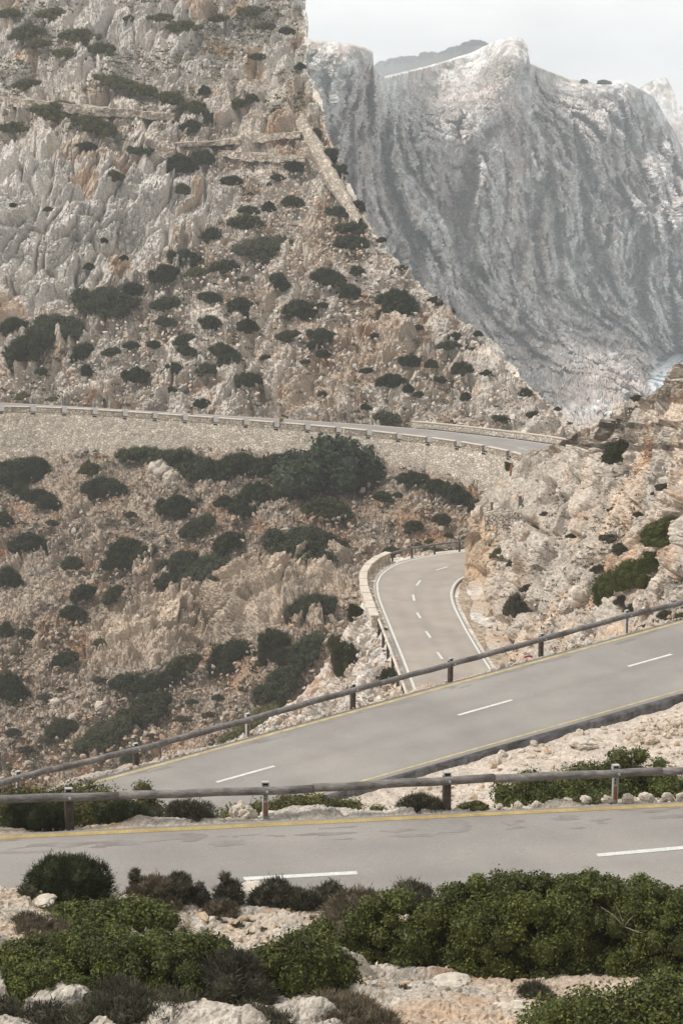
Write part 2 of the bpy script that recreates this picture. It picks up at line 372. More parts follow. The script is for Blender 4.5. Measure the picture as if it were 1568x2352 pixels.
def landform(name, gx, gy, Yf, disp, colf, material, skirts=(), push=None):
    P = unp(gx, gy, Yf(gx, gy))
    if push is not None: P[..., 1] -= push(P.reshape(-1, 3)).reshape(P.shape[:2])        # buttresses and gullies stand out from the face
    mk = np.ones(P.shape[:2] + (1,))
    for side, steps in skirts:
        P = skirt(P, side, steps); mk = skirt(mk, side, [np.array([0.])] * len(steps)); k = len(steps); z_ = .08
        if side == 'top': mk[:k] = z_
        elif side == 'bottom': mk[-k:] = z_
        elif side == 'left': mk[:, :k] = z_
        else: mk[:, -k:] = z_
    mk = np.clip(blur(mk, 40) * 2 - 1, .15, 1)
    n = normals(blur(P, 3)); R, C = P.shape[:2]; Pf = P.reshape(-1, 3)
    h, info = disp(Pf)
    P2 = Pf + n.reshape(-1, 3) * (h * mk.ravel())[:, None]
    col = colf(Pf, h, info)
    me = mesh_np(name, P2, grid_faces(R, C), np.clip(col, .02, .85), mats=[M[material]])
    return link(name, me, kind='structure')
# ---- rocky mountain above the viaduct road
mt_xr = ip([(-200, 690), (0, 700), (60, 704), (110, 706), (160, 703), (200, 720), (235, 738), (300, 750), (340, 766), (420, 795), (490, 835), (530, 852), (580, 890), (650, 960), (690, 1000), (765, 1092), (800, 1135), (850, 1180), (880, 1208), (940, 1270), (985, 1332), (1000, 1350), (1060, 1420)])
mt_Y = tps([(-200, 915, 312), (0, 922, 297), (430, 950, 288), (860, 972, 277.5), (1100, 998, 268), (1290, 1015, 261), (1400, 1035, 256),
            (0, 1050, 296), (860, 1050, 276), (1300, 1060, 259),
            (0, 850, 303), (0, 740, 313), (0, 400, 329), (0, 250, 352), (0, 0, 388), (0, -200, 415), (-200, 740, 320), (-200, 0, 396),
            (300, 640, 317), (300, 400, 333), (450, 560, 322), (480, 430, 334),
            (500, 850, 296), (500, 700, 308), (540, 520, 324), (500, 350, 346), (500, 280, 352), (500, 0, 382), (500, -200, 407),
            (860, 800, 291), (860, 650, 305), (800, 520, 319), (690, 280, 344), (700, 0, 376), (690, -200, 401),
            (1000, 800, 290), (1000, 900, 281), (1200, 930, 271), (1330, 985, 264), (950, 650, 308), (1100, 780, 295)])
mt_crag_bot = ip([(-200, 780), (0, 745), (100, 725), (200, 675), (300, 640), (400, 560), (520, 500), (545, 420), (560, 380)])
mt_crag_top = ip([(-200, 330), (0, 330), (110, 310), (130, 350), (300, 370), (450, 380), (560, 380)])
def cragness(P):
    """1 on the bare pale crag and upper cliffs, from world position"""
    x, y = proj(P)
    c = sstep(0, 25, mt_crag_bot(x) - y) * sstep(0, 25, y - mt_crag_top(x)) * sstep(0, 30, 560 - x)
    u = sstep(0, 60, 215 - y + .0 * x) * .8
    return np.clip(np.maximum(c, u), 0, 1)
def proj(P):
    d = P - np.array([0, 0, CZ]); dep = d[..., 1] * cp - d[..., 2] * sp_; up = d[..., 1] * sp_ + d[..., 2] * cp
    return 784 + F * d[..., 0] / dep, 1176 - F * up / dep
ROT = rotm('Y', 22) @ rotm('X', -20)
def mt_disp(P):
    cg = cragness(P)
    a, c1, k1 = rock(P, 3.2, (1, 1.2, 2.8), 1, ROT, .05, .8); b, c2, k2 = rock(P, 1.0, (1, 1, 1.9), 2, ROT, .2, .7); e, c3, k3 = rock(P, 6.5, (1, 1.3, 1.6), 9, ROT, .1); g, c4, k4 = rock(P, .5, (1, 1, 1.5), 19, ROT, .15, .7)
    bl = sstep(-.25, .15, fbm(P / 5, 3, 18))
    f = fbm(P / 9, 4, 3); d = fbm(P / 1.2, 3, 5)
    t = P[:, 2] / 3.4 + .5 * fbm(P / 14, 3, 8); led = np.abs(t - np.floor(t) - .5) * 2      # broken terraces
    loose = 1.8 * f + (.15 + .6 * bl) * a + (.3 + .7 * bl) * b + .45 * e + .25 * d + .9 * led + .8 * g
    crag = 1.9 * f + .62 * a + .75 * b + .6 * e + .2 * d + .9 * g
    return loose * (1 - cg) + crag * cg, (cg, c1, c2, k2, k1)
def mt_col(P, h, info):
    cg, c1, c2, k2, k1 = info
    x, y = proj(P)
    lo = ROCK * np.array([1.0, .985, .965]) * (.78 + .36 * c2[:, None]) * (.88 + .24 * c1[:, None])
    so = fbm(P / 7, 5, 41); so2 = fbm(P / 3 + 5, 4, 43)
    ridge = np.exp(-((x - np.interp(y, [250, 500, 700, 960], [690, 740, 790, 760])) / 130.) ** 2) * sstep(230, 300, y)
    lo = soil_mix(P, h, lo, TAN, (so - .12) * 1.8 + ridge * .6 - .2)
    lo = soil_mix(P, h, lo, RED, (so2 - .36) * 2.2 + ridge * .12 + .3 * sstep(880, 950, y) - .1)
    cr = ROCKW * (.86 + .26 * c1[:, None]) * (.92 + .16 * c2[:, None])
    warm = sstep(.2, .42, fbm(P / np.array([5, 5, 16]) + 3, 3, 47))[:, None]
    cr = cr * (1 - warm) + cr * warm * np.array([.9, .74, .6])
    c = lo * (1 - cg[:, None]) + cr * cg[:, None]
    return c
rows = np.linspace(-200, 1050, 900)
s = np.linspace(0, 1, 760)
xr = mt_xr(rows); rr_ = np.stack([rows / 26, 0 * rows, 0 * rows + .5], -1); xr = xr + 7 * fbm(rr_, 4, 400) * sstep(1000, 900, rows)
gx = -150 + (xr[:, None] + 150) * s[None]; gy = np.repeat(rows[:, None], len(s), 1)
landform('rocky_mountain', gx, gy, mt_Y, mt_disp, mt_col, 'rock',
         [('right', [(-.05, 1.5, -.2), (-.1, 3, -.8), (-.3, 5, -2), (-.4, 8, -5), (-.6, 14, -10), (-1, 25, -18), (-1.5, 40, -30)]), ('left', [(-20, 2, 0), (-30, 4, 0)]), ('top', [(0, 20, 4), (0, 40, -8)])])
# ---- valley slope under the viaduct
va_Y = tps([(-200, 1000, 295), (0, 1025, 289), (0, 960, 297), (645, 960, 281), (645, 1020, 274), (1000, 1000, 272), (1180, 1060, 262), (1180, 1115, 251), (0, 1300, 258), (0, 1550, 234), (0, 1790, 217), (0, 2000, 203), (-200, 1550, 236), (-200, 1900, 212),
            (645, 1280, 243), (500, 1300, 247), (350, 1420, 240), (250, 1500, 235), (500, 1480, 237), (700, 1340, 239), (450, 1560, 226), (645, 1450, 226), (645, 1600, 214), (645, 1790, 204), (645, 2000, 192), (1000, 1090, 257), (1000, 1250, 242), (1000, 1400, 228), (1200, 1300, 236), (1200, 1700, 205)])
def va_crag(x, y):
    t = (y - np.interp(x, [200, 350, 500, 780], [1480, 1450, 1380, 1310])) / np.interp(x, [200, 350, 560, 800], [50, 80, 70, 45])
    return sstep(1.25, .75, np.abs(t)) * sstep(175, 235, x) * sstep(835, 765, x)
def va_disp(P):
    x, y = proj(P); crag = va_crag(x + 40 * fbm(P / 5, 3, 67), y + 40 * fbm(P / 5 + 7, 3, 68))
    a, c1, k1 = rock(P, 2.4, (1, 1, 2.4), 61, ROT, .08, .75); b, c2, k2 = rock(P, .85, (1, 1, 1.2), 62, ROT); e, c3, k3 = rock(P, .42, (1, 1, 1), 63)
    f = fbm(P / 8, 4, 64); bl = sstep(-.2, .2, fbm(P / 6 + 11, 3, 69))
    return 1.3 * f + crag * (1.3 + .9 * a + .6 * b + 1.0 * np.maximum(0, f)) + (1 - crag) * (.15 * a + .7 * bl * a + (.45 + .6 * bl) * b) + .8 * e, (crag, c1, c2, c3)
def va_col(P, h, info):
    cg, c1, c2, c3 = info; x, y = proj(P)
    lo = (ROCK * np.array([.66, .60, .545])) * (.66 + .5 * c2[:, None]) * (.82 + .36 * c3[:, None])
    red = np.exp(-((x - 960) / 170.) ** 2 - ((y - 1170) / 110.) ** 2) * .9 + np.exp(-((x - 60) / 160.) ** 2 - ((y - 1720) / 90.) ** 2) * .5 + np.exp(-((x - 600) / 150.) ** 2 - ((y - 1560) / 60.) ** 2) * .45
    so = fbm(P / 6, 5, 65)
    lo = soil_mix(P, h, lo, TAN * .95, (so - .2) * 1.6 + red * .6)
    lo = soil_mix(P, h, lo, RED, (fbm(P / 4 + 3, 4, 66) - .34) * 1.8 + red * .85)
    cr = (ROCK * np.array([.80, .72, .63])) * (.82 + .32 * c1[:, None])
    return lo * (1 - cg[:, None]) + cr * cg[:, None]
xs = np.linspace(-150, 1230, 900); ys = np.linspace(955, 2000, 700); gx, gy = np.meshgrid(xs, ys)
landform('valley_slope', gx, gy, va_Y, va_disp, va_col, 'rock', [('left', [(-15, 0, 0), (-40, 4, 2)]), ('bottom', [(0, -15, -5), (0, -60, -15)]), ('right', [(2, 1, -5), (5, 2, -14), (10, 2, -20)])])
# ---- spur that carries the bend below
R3out = [(1300, 1258), (1180, 1260), (1080, 1266), (1020, 1272), (960, 1282), (905, 1296), (872, 1317), (859, 1340), (862, 1370), (875, 1405), (893, 1450), (917, 1510), (936, 1560), (951, 1600), (972, 1660), (1000, 1740)]
R3in = [(1300, 1312), (1180, 1315), (1090, 1320), (1066, 1327), (1054, 1336), (1045, 1348), (1041, 1360), (1041, 1372), (1046, 1390), (1054, 1408), (1076, 1450), (1106, 1500), (1136, 1546), (1163, 1590), (1202, 1655), (1252, 1735)]
r3o = np.array(R3out, float); r3i = np.array(R3in, float)
r3left = ip([(1262, 1180), (1266, 1080), (1272, 1020), (1282, 960), (1296, 905), (1317, 872), (1340, 859), (1370, 862), (1405, 875), (1450, 893), (1510, 917), (1560, 936), (1600, 951), (1660, 972), (1740, 1000), (1850, 1040)])
sp_xl = ip([(1256, 1150), (1262, 1060), (1272, 955), (1290, 880), (1310, 848), (1335, 830), (1380, 832), (1405, 822), (1430, 805), (1500, 765), (1550, 730), (1600, 690), (1690, 560), (1760, 440), (1850, 300)])
def sp_Y(x, y):
    x = np.asarray(x, float); y = np.asarray(y, float)
    dx = np.maximum(0, r3left(y) - 13 - x)
    return R3.Y(x, y) * (1.0025 + .00062 * dx)
def sp_disp(P):
    x, y = proj(P); off = sstep(6, 60, np.where(x < 1000, r3left(y) - x - 6, 0))
    b, c2, k2 = rock(P, 1.1, (1, 1, 1.5), 71); e, c3, k3 = rock(P, .45, (1, 1, 1), 72); f = fbm(P / 4, 4, 73)
    return (.5 * f + .9 * b + .5 * e) * off + .02 * e, (c2, c3)
def sp_col(P, h, info):
    c2, c3 = info
    lo = ROCK * 1.0 * (.8 + .35 * c2[:, None]) * (.88 + .24 * c3[:, None])
    lo = soil_mix(P, h, lo, TAN, (fbm(P / 4, 4, 74) - .1) * 1.8)
    return soil_mix(P, h, lo, RED * 1.15, (fbm(P / 3 + 9, 4, 75) - .38) * 2.2)
rows = np.linspace(1256, 1850, 460); s = np.linspace(0, 1, 330); xl = sp_xl(rows)
gx = xl[:, None] + (1240 - xl[:, None]) * s[None]; gy = np.repeat(rows[:, None], len(s), 1)
landform('road_spur', gx, gy, sp_Y, sp_disp, sp_col, 'rock', [('left', [(.1, .6, -.3), (.2, 1, -.8), (.3, 2, -2.5), (.5, 3, -4), (.5, 4, -6), (.5, 5, -8)]), ('top', [(0, 2, -.2), (0, 3, -1.5), (0, 6, -4), (0, 12, -9)])])
# ---- rock knoll cut by the road
kn_xl = ip([(600, 1990), (700, 1790), (780, 1700), (850, 1566), (879, 1535), (902, 1500), (918, 1470), (932, 1420), (955, 1406), (972, 1385), (985, 1345), (1005, 1310), (1022, 1280), (1036, 1218), (1060, 1192), (1090, 1168), (1120, 1130), (1150, 1106), (1180, 1080), (1250, 1071), (1320, 1067), (1345, 1056), (1375, 1050), (1405, 1063), (1450, 1086), (1500, 1116), (1545, 1146), (1600, 1176), (1700, 1240), (1800, 1330)])
def r3Y(x, y): return float(R3.Y(x, y))
kn_Y = tps([(1071, 1325, r3Y(1071, 1330)), (1055, 1350, r3Y(1055, 1350)), (1052, 1380, r3Y(1052, 1380)), (1086, 1450, r3Y(1086, 1450)), (1116, 1500, r3Y(1116, 1500)), (1146, 1545, r3Y(1146, 1545)), (1240, 1700, r3Y(1240, 1700)),
            (1082, 1380, r3Y(1082, 1380) + .2), (1106, 1440, r3Y(1106, 1440) + .2), (1140, 1510, r3Y(1140, 1510) + .2),
            (1092, 1340, 168), (1110, 1400, 160), (1150, 1480, 149), (1078, 1190, 172), (1090, 1250, 171), (1130, 1150, 174), (1120, 1300, 167),
            (1200, 1050, 179), (1260, 1030, 177), (1345, 985, 165), (1410, 925, 155), (1500, 890, 143), (1568, 835, 134), (1700, 760, 128), (1735, 700, 130),
            (1180, 1180, 166), (1300, 1200, 152), (1200, 1350, 154), (1300, 1400, 136), (1200, 1450, 144), (1250, 1520, 131), (1350, 1480, 124), (1400, 1300, 133), (1568, 1420, 109), (1568, 1200, 117), (1568, 1000, 126), (1700, 1380, 105), (1450, 1100, 139), (2150, 1400, 96), (2150, 1000, 108), (2150, 650, 116), (2150, 1800, 76), (1700, 1800, 84), (1400, 1700, 104)])
def kn_disp(P):
    x, y = proj(P); gut = sstep(0, 22, x - np.interp(y, [1320, 1345, 1375, 1405, 1450, 1500, 1545, 1600, 1800], [1060, 1074, 1078, 1092, 1116, 1146, 1176, 1206, 1360]))
    gut = np.where(y < 1325, 1, gut)
    face = sstep(110, 20, x - kn_xl(y)) * sstep(1150, 1200, y)
    a, c1, k1 = rock(P, 2.8, (1.5, 1.2, .9), 81, rotm('Y', 30)); b, c2, k2 = rock(P, .85, (1.2, 1, .9), 82, rotm('Y', 30)); e, c3, k3 = rock(P, .36, (1, 1, 1), 83)
    f = fbm(P / 5, 4, 84); r = sstep(-.1, .3, fbm(P / 9 + 4, 3, 85))
    h = 1.2 * f + .85 * a * (.45 + .55 * r) + .28 * b + .32 * e
    return (h * (1 - .45 * face)) * gut + .1 * e, (face, c1, c2, c3, gut)
def kn_col(P, h, info):
    face, c1, c2, c3, gut = info; x, y = proj(P)
    lo = ROCKW * np.array([.82, .77, .715]) * (.84 + .2 * c1[:, None]) * (.86 + .2 * c2[:, None]) * (.9 + .2 * c3[:, None])
    lo = soil_mix(P, h, lo, TAN * 1.15, (fbm(P / 5, 5, 86) - .18) * 1.9)
    br = np.exp(-((x - 1500) / 200.) ** 2 - ((y - np.interp(x, [1300, 1568], [1450, 1270])) / 90.) ** 2)
    lo = soil_mix(P, h, lo, np.array([.52, .31, .17]), (fbm(P / 3 + 9, 4, 87) - .42) * 1.6 + br * .4)
    fc = np.array([.50, .36, .24]) * (.85 + .3 * c1[:, None])
    fm = (face * sstep(-.5, .2, fbm(P / 4, 3, 88) + .2))[:, None]
    lo = lo * (1 - fm) + fc * fm
    return lo * gut[:, None] + (1 - gut[:, None]) * np.array([.36, .29, .22]) * (.7 + .6 * c3[:, None])
rows = np.linspace(600, 1800, 830); s = np.concatenate([np.linspace(0, .64, 540, endpoint=False), np.linspace(.64, 1, 150)]); xl = kn_xl(rows)
gx = xl[:, None] + (2120 - xl[:, None]) * s[None]; gy = np.repeat(rows[:, None], len(s), 1)
landform('rock_knoll', gx, gy, kn_Y, kn_disp, kn_col, 'rock', [('left', [(.15, .5, -.1), (.6, 1.2, -.4), (1.5, 2.5, -1.2), (3, 5, -3), (6, 9, -6), (9, 14, -9)]), ('top', [(0, 3, -.5), (0, 8, -3), (0, 20, -10)]), ('right', [(6, 0, 0), (20, 0, -2)])])
# ---- sea cliffs
cl_top = ip([(600, 92), (690, 92), (705, 95), (800, 103), (840, 114), (856, 124), (859, 166), (884, 180), (984, 155), (1084, 125), (1134, 100), (1165, 91), (1184, 88), (1204, 92), (1212, 108), (1216, 148), (1264, 167), (1309, 185), (1384, 195), (1434, 187), (1449, 194), (1470, 206), (1500, 222), (1520, 258), (1545, 300), (1568, 345), (1640, 420), (1800, 520)])
cl_Y = tps([(600, 95, 850), (705, 95, 880), (856, 130, 905), (700, 500, 860), (900, 600, 900), (1100, 780, 955), (1350, 985, 835), (1400, 935, 885), (1290, 945, 880), (1250, 900, 925), (900, 250, 960), (960, 190, 1080), (1100, 130, 1135), (1190, 92, 1105), (1212, 150, 1085), (1100, 225, 1050), (1000, 400, 1010), (1190, 400, 1040), (1200, 740, 1020), (1000, 700, 950),
            (1235, 165, 1165), (1400, 198, 1215), (1450, 200, 1220), (1290, 400, 1090), (1450, 500, 1150), (1495, 825, 1085), (1545, 825, 1190), (1350, 800, 1030), (1568, 350, 1270), (1568, 700, 1225), (1480, 880, 1010), (1565, 765, 1222), (1700, 780, 1260), (1750, 500, 1300), (1450, 1050, 850), (1300, 300, 1120), (1240, 260, 1110)], lam=3e-4)
CROT = rotm('Y', 14)
SL = rotm('Y', -13)
def cl_push(P):
    x, y = proj(P); low = sstep(350, 700, y)[:, None]                     # ribs lean over to the right lower down
    Q = (P @ SL) * low + P * (1 - low); Q = Q * np.array([1, .35, 1])
    wq = 6 * fbm(P / 40, 3, 191)[:, None] * np.array([1, 0, 0])
    big = np.abs(fbm((Q + 2 * wq) / np.array([70, 70, 420]), 2, 196)); gul = np.abs(fbm((Q + wq) / np.array([22, 22, 200]), 3, 192)); gul2 = np.abs(fbm((Q + wq) / np.array([7.5, 7.5, 70]), 3, 193))
    tp = .1 + .9 * sstep(0, 110, y - np.maximum(cl_top(x), np.where((x > 860) & (x < 1216), 225, 0)))
    cave = np.exp(-((x - 1205) / 26.) ** 2 - ((y - 760) / 62.) ** 2) + .6 * np.exp(-((x - 1255) / 18.) ** 2 - ((y - 830) / 60.) ** 2) + .5 * np.exp(-((x - 1420) / 16.) ** 2 - ((y - 760) / 40.) ** 2)
    b, c2, k2 = rock(P, 11, (1, 1, 1.8), 197, SL)
    b2, c4, k4 = rock(P, 34, (1, 1, 1.9), 198, None, .05, .8); t = P[:, 2] / 21 + .9 * fbm(P / 60, 3, 199); led = np.abs(t - np.floor(t) - .5) * 2
    return (1.0 * b2 + 3.5 * led + 95 * (np.minimum(big, .4) - .15) + 26 * (np.minimum(gul, .4) - .15) + 4 * (np.minimum(gul2, .35) - .12) + 1.0 * b) * tp - 45 * cave
def cl_disp(P):
    b, c2, k2 = rock(P, 8, (1, 1, 1.8), 92, SL); e, c3, k3 = rock(P, 3.4, (1, 1, 1.5), 93, SL); e2, c1, k4 = rock(P, 1.7, (1, 1, 1.2), 98)
    x, y = proj(P); tp = .2 + .8 * sstep(0, 70, y - cl_top(x))
    return (3 * fbm(P / 20, 3, 94) + .2 * b + .5 * e + .8 * e2) * tp, (c1, c2, c3)
def cl_col(P, h, info):
    c1, c2, c3 = info; x, y = proj(P)
    base = np.array([.56, .50, .46]) * (.82 + .3 * c2[:, None]) * (.85 + .3 * c3[:, None])
    big = sstep(-.18, .22, fbm(P / np.array([38, 38, 80]), 4, 95)); sp = sstep(-.10, .12, fbm((P @ SL) / np.array([3.2, 3.2, 3.8]), 4, 195) + .25 * (c3 - .5))
    up = sstep(380, 120, y) * .22  # extra paleness mixed into the upper cliff colour in place of haze
    pale = np.clip(sp * (.22 + .78 * big) + up, 0, 1)[:, None]
    warm = (sstep(.0, .22, fbm(P / np.array([40, 40, 90]) + 5, 5, 96)) * .6)[:, None]
    base = base * (1 - warm) + warm * np.array([.56, .455, .395])
    base = base * (1 - pale) + np.array([.80, .80, .785]) * pale * (.85 + .3 * c1[:, None])
    veg = (sstep(.12, .25, fbm(P / 16 + 3, 4, 97)) * sstep(230, 170, y))[:, None] * .45
    return base * (1 - veg) + veg * np.array([.2, .19, .13])
xs = np.linspace(600, 1740, 950); t = np.linspace(0, 1, 840); top = cl_top(xs)
gx = np.repeat(xs[None], len(t), 0); gy = top[None] + (1060 - top[None]) * t[:, None]
cl_shore = ip([(765, 1575), (780, 1530), (800, 1512), (845, 1504), (860, 1512), (900, 1530)])
def cl_Y2(x, y): return cl_Y(x, y) * (1 + .22 * sstep(-3, 4, x - cl_shore(y)) * sstep(764, 769, y))
landform('sea_cliffs', gx, gy, cl_Y2, cl_disp, cl_col, 'cliff', push=cl_push, skirts=[('top', [(0, 10, 1), (0, 30, -1), (0, 60, -8), (0, 150, -20)]), ('right', [(60, 20, 0), (120, 40, 0)])])
# ---- headland beyond, and the wooded ridge
hd_top = ip([(1380, 260), (1440, 225), (1464, 204), (1484, 191), (1509, 180), (1529, 178), (1539, 196), (1559, 240), (1568, 244), (1620, 300), (1760, 420)])
xs = np.linspace(1380, 1760, 160); t = np.linspace(0, 1, 120); gx = np.repeat(xs[None], len(t), 0); gy = hd_top(xs)[None] + (620 - hd_top(xs)[None]) * t[:, None]
landform('headland', gx, gy, lambda x, y: 1400 + (400 - y) * .25, cl_disp, cl_col, 'cliff', [('top', [(0, 15, -1), (0, 50, -10), (0, 100, -60)])])
rg_top = ip([(760, 190), (859, 149), (900, 140), (934, 137), (985, 127), (1034, 115), (1089, 105), (1150, 112), (1200, 140)])
xs = np.linspace(780, 1200, 140); t = np.linspace(0, 1, 60); gx = np.repeat(xs[None], len(t), 0); gy = rg_top(xs)[None] + (330 - rg_top(xs)[None]) * t[:, None]
rg_Y = lambda x, y: np.interp(x, [780, 860, 1090, 1200], [3100, 3000, 2250, 2100]) + (300 - y) * .6
landform('wooded_ridge', gx, gy, rg_Y, lambda P: (5 * fbm(P / 30, 3, 99), (fbm(P / 20, 3, 98),)), lambda P, h, i: np.array([.07, .075, .05]) * (1 + .4 * i[0][:, None]), 'cliff', [('top', [(0, 20, -1), (0, 60, -8), (0, 140, -40)])])
# ---- the hazy air
def build_haze():
    mb = MB().box((20, 1680, 114), (990, 0, 0), (0, 1760, 0), (0, 0, 118))
    m = bpy.data.materials.new('haze_air'); m.use_nodes = True; t = m.node_tree; t.nodes.clear()
    o = t.nodes.new('ShaderNodeOutputMaterial'); v = t.nodes.new('ShaderNodeVolumePrincipled'); v.inputs['Color'].default_value = (.93, .96, 1, 1); v.inputs['Density'].default_value = HAZE; v.inputs['Anisotropy'].default_value = .3
    t.links.new(v.outputs[0], o.inputs['Volume']); mb.build('haze', m, kind='stuff')
HAZE = .00027
build_haze()
# ---- sea
def build_sea():
    X, Y = np.meshgrid(np.linspace(-900, 940, 120), np.linspace(60, 1640, 160)); P = np.stack([X, Y, 0 * X], -1).reshape(-1, 3)
    P[:, 2] = .5 * fbm(P / 12, 3, 121)
    o = link('sea', mesh_np('sea', P, grid_faces(160, 120), mats=[sea_mat()], smooth=True), kind='structure')
def sea_mat():
    m = bpy.data.materials.new('sea_water'); m.use_nodes = True; t = m.node_tree; N = t.nodes.new; L = t.links.new; b = t.nodes['Principled BSDF']
    tc = N('ShaderNodeTexCoord'); mp = N('ShaderNodeMapping'); mp.inputs['Scale'].default_value = (1, .35, 1); n = N('ShaderNodeTexNoise'); n.inputs['Scale'].default_value = .09; n.inputs['Detail'].default_value = 9; n.inputs['Roughness'].default_value = .68; n.inputs['Distortion'].default_value = 1.2
    L(tc.outputs['Object'], mp.inputs[0]); L(mp.outputs[0], n.inputs['Vector'])
    r = N('ShaderNodeValToRGB'); r.color_ramp.elements[0].position = .46; r.color_ramp.elements[0].color = (.09, .24, .30, 1); r.color_ramp.elements[1].position = .54; r.color_ramp.elements[1].color = (.95, .96, .96, 1)
    L(n.outputs['Fac'], r.inputs[0]); L(r.outputs[0], b.inputs['Base Color']); b.inputs['Roughness'].default_value = .35
    bp = N('ShaderNodeBump'); bp.inputs['Distance'].default_value = 1.0; L(n.outputs['Fac'], bp.inputs['Height']); L(bp.outputs[0], b.inputs['Normal']); return m
build_sea()
# ================================================================== ROADS
def resample(P, n):
    P = np.asarray(P, float); d = np.concatenate([[0], np.cumsum(np.linalg.norm(np.diff(P, axis=0), axis=1))]); t = np.linspace(0, d[-1], n)
    return np.stack([np.interp(t, d, P[:, k]) for k in range(P.shape[1])], -1)
def smooth_line(P, n, it=3):
    P = resample(P, n)
    for _ in range(it): Q = P.copy(); Q[1:-1] = (P[:-2] + 2 * P[1:-1] + P[2:]) / 4; P = Q
    return P
def strip(name, A, B, m, lift=0.0, thick=0, **props):
    n = len(A); A = A + [0, 0, lift]; B = B + [0, 0, lift]
    C = max(2, 25 if thick else 2); V = np.stack([A + (B - A) * k / (C - 1) for k in range(C)], 1).reshape(-1, 3)
    f = [grid_faces(n, C)]
    if thick:
        m0 = len(V); V = np.vstack([V, A - [0, 0, thick], B - [0, 0, thick]]); i = np.arange(n - 1)
        f.append(np.stack([i * C, i * C + C, m0 + i + 1, m0 + i], -1)); f.append(np.stack([i * C + C - 1, m0 + n + i, m0 + n + i + 1, i * C + C + C - 1], -1))
    col = None
    if m.startswith('asphalt') and thick:      # paler polished wheel tracks, darker lane middles and edges
        t = np.linspace(0, 1, C); wear = 1 + .028 * np.cos((t - .125) * 2 * math.pi / .25) - .10 * np.exp(-(np.minimum(t, 1 - t) / .035) ** 2) - .04 * np.exp(-((t - .5) / .02) ** 2)
        c = np.array([.272, .252, .232] if m == 'asphalt' else [.335, .297, .258])[None, None] * wear[None, :, None] * (1 + .10 * fbm(V[:n * C] * .35, 3, 160).reshape(n, C, 1))
        col = np.vstack([c.reshape(-1, 3), np.full((len(V) - n * C, 3), .1)])
    return link(name, mesh_np(name, V, f, col, mats=[M[m]]), **props)
def offs(P, d):
    t = np.gradient(P, axis=0); nrm = np.stack([-t[:, 1], t[:, 0], 0 * t[:, 0]], -1); nrm /= np.linalg.norm(nrm, axis=1)[:, None]
    return P + nrm * d
def rline(plane, Yfun, x0, x1, n, off):
    X = np.linspace(x0, x1, n); Y = Yfun(X) + off; return np.stack([X, Y, plane.z(X, Y)], -1)
q1 = math.hypot(1, k1); q2 = math.hypot(1, k2)
strip('road', rline(R1, Y1n, -30, 40, 90, 0), rline(R1, Y1f, -30, 40, 90, 0), 'asphalt', 0, .3, kind='structure')
strip('road', rline(R2, Y2n, -13, 40, 90, 0), rline(R2, Y2f, -13, 40, 90, 0), 'asphalt', 0, .2, kind='structure')
def edge_line(name, plane, Yf, off, wdt, m, x0, x1, q):
    o = strip(name, rline(plane, Yf, x0, x1, 120, off * q), rline(plane, Yf, x0, x1, 120, (off + wdt) * q), m, .006)
    o['kind'] = 'structure'; return o
edge_line('road_marking', R1, Y1f, -.30, .20, 'yellow', -30, 40, q1)
edge_line('road_marking', R2, Y2f, -.34, .17, 'yellow_pale', -13, 40, q2)
edge_line('road_marking', R2, Y2n, .30, .10, 'yellow_pale', -13, 40, q2)
def dash(plane, a, b, wdt, m='white'):
    A = plane.pt(*a); B = plane.pt(*b); t = (B - A)[:2]; t /= np.linalg.norm(t); nn = np.array([-t[1], t[0]]) * wdt / 2
    n = 8; V = []
    for k in range(n + 1):
        c = A + (B - A) * k / n
        for s_ in (-1, 1):
            xy = c[:2] + nn * s_; V.append((xy[0], xy[1], plane.z(*xy) + .008))
    link('road_marking', mesh_np('road_marking', V, grid_faces(n + 1, 2), mats=[M[m]]), kind='structure')
for a, b in (((560, 2019), (820, 2005)), ((1370, 1965), (1640, 1941))): dash(R1, a, b, .17)
for a, b in (((497, 1797), (630, 1760)), ((1051, 1643), (1175, 1608)), ((1441, 1531), (1541, 1503))): dash(R2, a, b, .14)
# the bend below
o3 = smooth_line(R3.pt(r3o[:, 0], r3o[:, 1]), 120, 6); i3 = smooth_line(R3.pt(r3i[:, 0], r3i[:, 1]), 120, 6)
strip('road', o3, i3, 'asphalt_warm', .06, .3, kind='structure')
for P, dr in ((o3, 1), (i3, -1)):
    sgn = np.sign(((i3[60] - o3[60])[:2] @ (offs(o3, 1) - o3)[60][:2])) * dr
    strip('road_marking', offs(P, sgn * .12), offs(P, sgn * .29), 'white', .066, kind='structure')
for a, b in (((1000, 1310), (1027, 1302)), ((956, 1345), (965, 1333)), ((948, 1366), (951, 1380)), ((957, 1407), (965, 1420)), ((978, 1450), (988, 1465)), ((1004, 1498), (1015, 1514))):
    P3 = flatplane(R3.o[2] + .07); dash(P3, a, b, .2)
# the viaduct road
w4px = np.array([(-220, 944), (0, 946), (100, 948), (200, 953), (300, 959), (400, 966), (500, 973), (600, 981), (700, 989), (800, 998), (900, 1009), (1000, 1021), (1080, 1033), (1150, 1047), (1200, 1060), (1235, 1072)], float)
f4px = np.array([(-220, 917), (0, 924), (200, 935), (430, 949), (650, 962), (860, 976), (1000, 988), (1100, 999), (1200, 1011), (1290, 1024), (1360, 1038), (1420, 1054)], float)
w4 = smooth_line(R4.pt(w4px[:, 0], w4px[:, 1]), 160, 4); f4 = smooth_line(R4.pt(f4px[:, 0], f4px[:, 1]), 160, 4)
strip('road', offs(w4, .1), f4, 'asphalt', .0, .3, kind='structure')
strip('road_marking', offs(f4, -.55), offs(f4, -.35), 'white', .01, kind='structure')
for a, b in (((1044, 1014), (1068, 1018)), ((1188, 1028), (1212, 1034)), ((905, 995), (925, 997))): dash(R4, a, b, .16)
